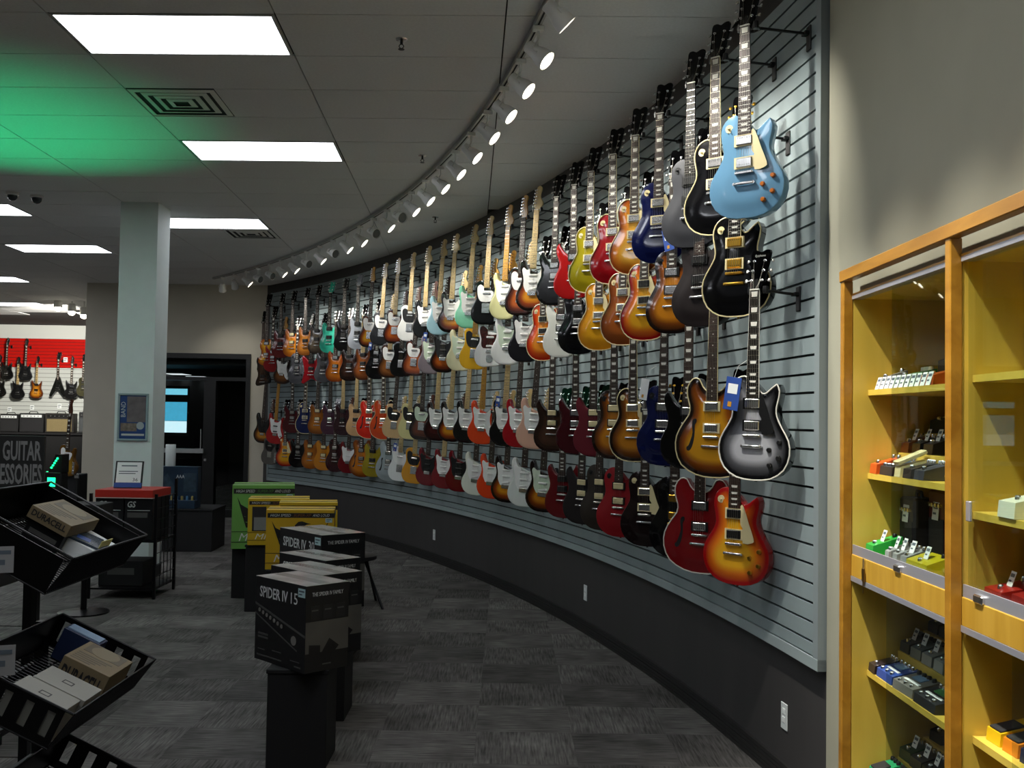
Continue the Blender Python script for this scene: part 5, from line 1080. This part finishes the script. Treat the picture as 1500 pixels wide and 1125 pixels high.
# round-based floor stand seen between the bins, and the gondola with its sign
t = thing('round_floor_stand', 'round black floor stand base between the two wire bins', 'stand', (-3.45, 8.5, 0)); MB().lathe([(.2, 0), (.2, .012), (.06, .03)], 28).build('base', STEEL, t, 40); MB().cyl((0, 0, .02), (0, 0, .62), .025, 12).build('pole', STEEL, t); MB().box(-.16, .16, -.16, .16, .62, .9, bev=.006).build('display_tray', BLKMATT, t)
t = thing('gondola_shelf', 'black gondola shelving behind the wire bins at the left edge', 'shelving', (-3.65, 6.15, 0))
for x in (-.5, .5):
    for y in (-.8, .8): MB().box(x-.025, x+.025, y-.025, y+.025, 0, .56).build('leg', STEEL, t)
MB().box(-.55, .55, -.85, .85, .56, 1.10, bev=.004).build('shelf_body', BLKMATT, t); MB().box(-.57, .57, -.87, .87, 1.10, 1.12, bev=.003).build('worktop', BLKMATT, t)
p = onY(68, 668, 7.0)
t = thing('hanging_sign', 'dark sign with grey capitals reading guitar accessories', 'sign', (p.x-.45, 6.98, 1.122), rad(0))
MB().box(-.75, .45, -.012, .012, .0, .36, bev=.003).build('sign_board', mat('sign_black', '#242423', .5, noise=.1), t); SG = mat('sign_letters', '#8c8c8a', .5)
text('GUITAR', .135, .262, SG, t, T3((.168, -.013, .19)), bold=.025); text('ACCESSORIES', .14, .435, SG, t, T3((.003, -.013, .03)), bold=.025)
MB().box(-.5, -.05, -.013, -.012, .03, .16).build('colour_print', mat('sign_orange', '#7a4a30', .5, noise=.5, nscale=12), t)
# two cartons with a red lid, wire-grid rack and price stand in front of the column
t = thing('grid_rack', 'black wire grid rack holding the red-lidded cartons', 'rack', (-3.38, 9.4, 0))
for x, y in ((-.3, -.24), (.28, -.24), (-.3, .3), (.28, .3)): MB().box(x-.012, x+.012, y-.012, y+.012, 0, 1.04 if x > 0 and y > 0 else .93).build('post', STEEL, t)
b = MB()
for q in range(6): b.cyl((.28, -.2+.1*q, .08), (.28, -.2+.1*q, .9), .004, 5)
for q in range(9): b.cyl((.28, -.24, .1+.1*q), (.28, .3, .1+.1*q), .004, 5)
b.build('grid_panel', WIRE, t, kind='stuff'); MB().box(-.3, .28, -.24, .3, .50, .515).build('rack_shelf', STEEL, t); MB().box(-.3, .28, -.24, .3, .08, .095).build('rack_shelf', STEEL, t)
for i, x in enumerate((-3.53, -3.27)):
    t = thing('guitar_pack_carton', ['black carton with white GS letters, left one of two', 'black carton with white GS letters, right one of two'][i], 'box', (x, 9.42, .516), 0, 'black cartons under the red box')
    MB().box(-.125, .125, -.22, .22, 0, .37, bev=.002).build('carton', CARD, t); text('GS', .055, .075, WPRT, t, T3((-.1, -.2206, .29)), shear=.2, bold=.02); MB().box(-.1, .1, -.2208, -.22, .262, .266).build('rule_print', WPRT, t); MB().box(-.1, .08, -.2208, -.22, .2, .245).build('text_print', GPRT, t)
t = thing('red_carton', 'flat red carton lying across the two black cartons', 'box', (-3.39, 9.42, .888)); MB().box(-.262, .252, -.25, .25, 0, .075, bev=.003).build('carton', mat('red_card', '#b0261a', .45), t); MB().box(-.264, .254, -.251, .251, 0, .008).build('lid_edge', mat('lid_edge', '#b8a8a0', .5), t)
t = thing('price_stand', 'slanted price stand with white sheet and blue foot on red carton', 'sign', (-3.44, 9.38, .965), rad(4), None, 0, rad(-14)); MB().box(-.125, .125, -.006, .006, 0, .25, bev=.002).build('frame', BLACK, t); MB().box(-.11, .11, -.0075, -.006, .05, .238).build('sheet', PAPER, t); MB().box(-.122, .122, -.0078, -.006, .005, .048).build('blue_strip', BLUETAG, t)
text('36', .03, .045, DPRT, t, T3((.04, -.008, .062))); MB().box(-.07, .07, -.0082, -.0075, .2, .21).box(-.09, .08, -.0082, -.0075, .15, .157).box(-.09, .06, -.0082, -.0075, .13, .137).build('print', INK, t)
t = thing('cable_box', 'low dark carton on the floor under the grid rack', 'box', (-3.44, 9.42, .097)); MB().box(-.2, .2, -.15, .18, 0, .22, bev=.004).build('carton', BLKMATT, t); MB().box(-.12, .12, -.151, -.15, .1, .16).build('label_print', GPRT, t)
# poster on the column
t = thing('poster', 'framed blue band poster on the front of the white column', 'poster', (-3.705, 10.198, 1.61)); b = MB()
for a in ((-.15, .15, -.235, -.215), (-.15, .15, .215, .235), (-.15, -.13, -.215, .215), (.13, .15, -.215, .215)): b.box(a[0], a[1], -.02, 0, a[2], a[3], bev=.003)
b.build('frame', mat('silver_frame', '#9fb4b8', .35, .3), t); pb = MB().box(-.13, .13, -.008, -.001, -.215, .215).build('poster_sheet', mat('poster_blue', '#27477e', .4), t)
MB().box(-.06, .125, -.009, -.008, -.05, .205).build('photo_print', mat('poster_photo', '#6e6668', .4, noise=.35, nscale=10), t); MB().box(-.12, .04, -.009, -.008, -.14, -.06).build('text_panel', mat('poster_tan', '#7d7266', .4, noise=.4, nscale=40), t)
text('BAND', .045, .15, WPRT, t, T3((-.075, -.0085, .0)) @ Matrix.Rotation(-pi/2, 4, 'Y')); MB().lathe([(.038, 0), (.038, .001)], 20, T3((.075, -.0085, -.085)) @ Matrix.Rotation(pi/2, 4, 'X')).build('seal_print', mat('seal_pale', '#a9b4ba', .4), t); MB().box(-.11, .115, -.009, -.008, -.185, -.165).build('title_print', WPRT, t)
# battery display beyond the column
t = thing('display_plinth', 'long low black plinth beyond the column carrying a battery display', 'plinth', (-3.95, 12.55, 0), rad(3)); MB().box(-.55, .43, -.2, .5, 0, .49, bev=.005).build('plinth_body', BLKMATT, t); MB().box(-.56, .44, -.21, .51, .49, .51, bev=.003).build('plinth_top', BLKMATT, t)
t = thing('counter_display', 'dark blue counter display card with rows of batteries', 'display', (-3.97, 12.5, .512)); NV = mat('navy_display', '#15283a', .35, noise=.4, nscale=6); MB().box(-.28, .24, -.02, .12, 0, .5, bev=.004).build('display_card', NV, t); MB().box(-.28, .24, -.12, -.02, 0, .1, bev=.004).build('tray', NV, t)
for q in range(8): MB().lathe([(.016, .1), (.016, .145), (.006, .15)], 8, T3((-.24+.062*q, -.07, 0))).build('battery', mat('battery_%d' % (q % 2), ('#5a8ab4', '#b0a060')[q % 2], .3, .4), t)
MB().add([(-.2, -.023, .34), (-.05, -.023, .12), (.0, -.023, .2), (-.13, -.023, .42)], [(0, 1, 2, 3)]).box(.07, .22, -.023, -.02, .2, .42).build('picture_panel', mat('display_panel', '#2c3c48', .3, noise=.6, nscale=14), t); text('AAA', .04, .1, WPRT, t, T3((-.02, -.0235, .36)))
t = thing('paper_roll', 'white paper towel roll standing on the blue battery display', 'paper roll', (-4.09, 12.55, 1.013)); MB().lathe([(.018, 0), (.058, 0), (.06, .003), (.06, .262), (.058, .265), (.018, .265), (.018, .2)], 24).build('paper', mat('tissue', '#c9cfcf', .8, bump=.3, nscale=60), t, 40); MB().lathe([(.02, .001), (.02, .266), (.0185, .266)], 16).build('core', mat('kraft_core', '#8a7658', .8), t)

# ------------------------------------------------------------------ far left room: red wall with guitars, amplifiers, stage gear
t = thing('red_slatwall', 'bright red slatwall panel on the far back wall', 'slatwall', (-12.1, 24.97, 2.74)); RED = mat('red_gloss', '#c01812', .25, coat=.4)
for q in range(9): MB().box(-1.88, 1.88, -.03, 0, q*.078, q*.078+.068).build('slat', RED, t)
MB().box(-1.88, 1.88, 0, .02, 0, .70).build('backing', BLKMATT, t)
t = thing('white_slatwall', 'white slatwall panel below the red one on the back wall', 'slatwall', (-12.1, 24.97, 1.2)); WS = mat('white_slat', '#c4c8c4', .4)
for q in range(15): MB().box(-1.88, 1.88, -.03, 0, q*.1, q*.1+.092).build('slat', WS, t)
MB().box(-1.88, 1.88, 0, .02, 0, 1.5).build('backing', BLKMATT, t)
FW = [('ss', F('#0c0c0d'), 'black pointed-horn guitar on the red wall, leftmost high one', 11, 506), ('ss', F('#101012'), 'black guitar with white inlays on the red wall, lower left', 27, 534), ('ss', F('#151517'), 'black pointed-horn guitar on the red wall, second high one', 39, 507),
      ('ss', F('#d48a20', '#5a2408'), 'orange burst guitar with pale neck on the red wall', 55, 533), ('fv', F('#101210'), 'black arrow-shaped guitar on the red wall', 86, 527), ('ss', F('#161616'), 'dark small guitar on the red wall beside the arrow-shaped one', 106, 533), ('lp', F('#4a4834'), 'olive guitar on the red wall near the corner', 123, 530), ('ss', F('#0b0b0c'), 'black guitar cut by the left edge, lower one', 0, 531)]
for i, (ty, fin, lab, x, y) in enumerate(FW):
    p = onY(x, y, 24.72); g = guitar(ty, fin, lab, 0, '', None, 'm' if i in (3, 1) else 'r', loc=p, rz=rad(random.uniform(-8, 8)), group='guitars on the red wall', headm=BLACK)
    h = thing('guitar_hanger', 'wall hanger behind the '+lab, 'hanger', (p.x, 24.94, p.z-.01), 0, 'hangers on the red wall'); MB().box(-.02, .02, -.008, 0, -.05, .03).build('hook_plate', BK, h); MB().path([(0, 0, 0), (0, -.17, .01)], .007).path([(-.035, -.24, .01), (-.03, -.19, .01), (.03, -.19, .01), (.035, -.24, .01)], .007).build('arm', BK, h)
p = onY(128, 495, 24.3); g = guitar('pb', F('#2a2018'), 'bass with brown neck at the corner of the red wall', 0, '', None, 'a', loc=p, rz=rad(-50), group='guitars on the red wall')
h = thing('guitar_hanger', 'long wall hanger of the brown-necked bass', 'hanger', (p.x, 24.998, p.z-.01), 0, 'hangers on the red wall'); MB().box(-.02, .02, -.008, 0, -.05, .03).build('hook_plate', BK, h); MB().path([(0, 0, 0), (0, -.62, .01)], .009).path([(-.035, -.72, .01), (-.03, -.62, .01), (.03, -.62, .01), (.035, -.72, .01)], .007).build('arm', BK, h)
t = thing('amplifier_bench', 'long dark bench under the amplifiers at the back wall', 'bench', (-12.1, 24.5, 0)); MB().box(-1.8, 2.25, -.4, .4, 1.12, 1.17, bev=.006).build('bench_top', mat('bench_dark', '#1c1c1e', .5), t); MB().box(-1.75, 2.2, -.34, .4, 0, 1.12).build('bench_body', BLKMATT, t)
for lab, x, w, h, c, gc, y in (('black amplifier with white panel, leftmost on the bench', 13, .42, .42, '#101012', '#1a1a1c', 632), ('black amplifier with white panel, second on the bench', 46, .55, .45, '#121214', '#17171a', 632), ('combo amplifier with tan grille cloth on the bench', 87, .66, .46, '#1c1814', '#7a6c48', 632), ('grey faced amplifier at the corner end of the bench', 125, .3, .5, '#26282a', '#45484a', 632)):
    p = onY(x, 620, 24.3); t = thing('guitar_amplifier', lab, 'amplifier', (p.x, 24.4, 1.171), rad(4), 'amplifiers on the bench'); MB().box(-w/2, w/2, -.13, .13, 0, h, bev=.012).build('cabinet', mat('tolex_'+c[1:], c, .6), t)
    MB().box(-w*.43, w*.43, -.137, -.13, h*.06, h*.7, bev=.002).build('grille', mat('cloth_'+gc[1:], gc, .8, noise=.15, nscale=90), t); MB().box(-w*.43, w*.43, -.135, -.13, h*.78, h*.92).build('control_panel', mat('panel_pale', '#d8dcdc', .4) if 'white' in lab else BLACK, t)
    for q in range(5): MB().lathe([(.014, 0), (.012, .02)], 8, T3(((q-2)*w*.15, -.135, h*.85)) @ Matrix.Rotation(pi/2, 4, 'X')).build('knob', CHROME, t)
    MB().path([(-.1, 0, h), (-.08, 0, h+.04), (.08, 0, h+.04), (.1, 0, h)], .01).build('handle', BLACK, t)
for i, (x, y) in enumerate(((14, 600), (47, 597), (87, 595), (96, 527))):
    p = onY(x, y, 24.92); t = thing('wall_price_card', 'white price card on the back wall '+('above the leftmost amplifier', 'above the second amplifier', 'above the tan amplifier', 'on the red panel')[i], 'price tag', p, 0, 'price cards on the back wall'); MB().box(-.05, .05, -.003, 0, -.06, .06).build('card', PAPER, t); MB().box(-.035, .035, -.004, -.003, .015, .03).box(-.035, .01, -.004, -.003, -.025, -.01).build('print', INK, t)
for i, (x, y) in enumerate(((85, 448), (105, 454), (123, 459))):
    p = onY(x, y, 19.4); t = thing('far_spotlight', ['bright ceiling spotlight over the red wall, left one', 'bright ceiling spotlight over the red wall, middle one', 'bright ceiling spotlight over the red wall, right one'][i], 'spotlight', (p.x, 19.4, p.z), 0, 'spotlights over the red wall')
    M = Matrix.Identity(4); MB().lathe([(.05, .12), (.07, .1), (.08, -.03), (.074, -.03)], 16, M).build('housing', HEADW, t, 40); MB().lathe([(.03, -.02), (.06, -.04), (.06, -.075), (.03, -.1)], 16, M).build('lens', LENS, t, 60); MB().cyl((0, 0, .08), (0, 0, CEIL-p.z), .012).build('stem', HEADW, t)
    lamp('SPOT', 'far_beam', (p.x, 19.42, p.z-.12), SPOT_W*8, (1, .95, .85), (-11.4-.7*i, 25, 2.6), spot_size=rad(60), spot_blend=.8, shadow_soft_size=.05)
t = thing('speaker_cabinet', 'black speaker cabinet with metal corners left of the red carton', 'speaker', (-5.95, 13.9, 0), rad(5)); MB().box(-.24, .24, -.2, .2, .03, .82, bev=.01).build('cabinet', mat('cabinet_black', '#0b0b0c', .55), t); MB().box(-.21, .21, -.206, -.2, .07, .78).build('grille', mat('grille_cloth', '#17171a', .8, noise=.4, nscale=150), t)
for x in (-.22, .22):
    for z in (.05, .80): MB().box(x-.03, x+.03, -.215, -.17, z-.03, z+.03, bev=.008).build('corner', CHROME, t)
    MB().cyl((x, 0, 0), (x, 0, .04), .025).build('foot', BLACK, t)
g = guitar('te', F('#a8801c', '#5a3a10'), 'yellow-bodied guitar with white pickguard leaning on the black speaker', 0, '', W_, 'r', loc=(-5.80, 13.66, 1.63), rz=rad(-18), group=None)
GRN = mat('green_led', '#18f08a', .3, emit=3.0)
t = thing('stage_light', 'black stage light bar glowing green behind the gondola sign', 'stage light', (-5.02, 11.5, 0), rad(-20)); MB().lathe([(.25, 0), (.25, .015), (.03, .03)], 20).build('base', STEEL, t); MB().cyl((0, 0, .02), (0, 0, .78), .018).build('pole', STEEL, t); MB().box(-.12, .12, -.06, .06, .72, .98, bev=.01).build('housing', BLACK, t); MB().box(-.06, .05, -.064, -.06, .82, .92).build('green_window', GRN, t); MB().box(-.1, .1, -.04, .04, .98, .985).build('green_lens', GRN, t)
for q in range(5): MB().lathe([(.012, 0), (.010, .012)], 10, T3((-.01+.02*q, -.055, 1.03+.026*q)) @ Matrix.Rotation(pi/2, 4, 'X')).build('led', GRN, t)
MB().add([(-.06, -.055, .98), (.13, -.055, .98), (.13, -.055, 1.18), (.04, -.055, 1.18), (-.06, .05, .98), (.13, .05, .98), (.13, .05, 1.18), (.04, .05, 1.18)], [(0, 1, 2, 3), (4, 7, 6, 5), (0, 3, 7, 4), (3, 2, 6, 7), (1, 5, 6, 2), (0, 4, 5, 1)]).build('mixer_box', BLACK, t)
t = thing('floor_uplight', 'black floor uplight throwing green light on the ceiling, left of the picture', 'stage light', (-4.5, 8.3, 0)); MB().box(-.1, .1, -.08, .08, 0, .02).build('base', STEEL, t); M = T3((0, 0, .16)) @ Matrix.Rotation(rad(8), 4, 'X') @ Matrix.Rotation(rad(8), 4, 'Y')
MB().lathe([(.05, -.12), (.075, -.08), (.085, .1), (.078, .1), (.07, .06)], 16, M).build('can', BLACK, t, 40); MB().lathe([(.07, .055), (.07, .06)], 16, M).build('green_lens', GRN, t); b = MB()
for s in (-1, 1): b.path([(s*.09, 0, .01), (s*.09, 0, .17)], .008)
b.build('yoke', STEEL, t)
lamp('SPOT', 'green_beam', (-4.45, 8.25, .32), GREEN_W, (.0, 1, .36), (-3.9, 7.55, CEIL), spot_size=rad(56), spot_blend=1.0, shadow_soft_size=.05)
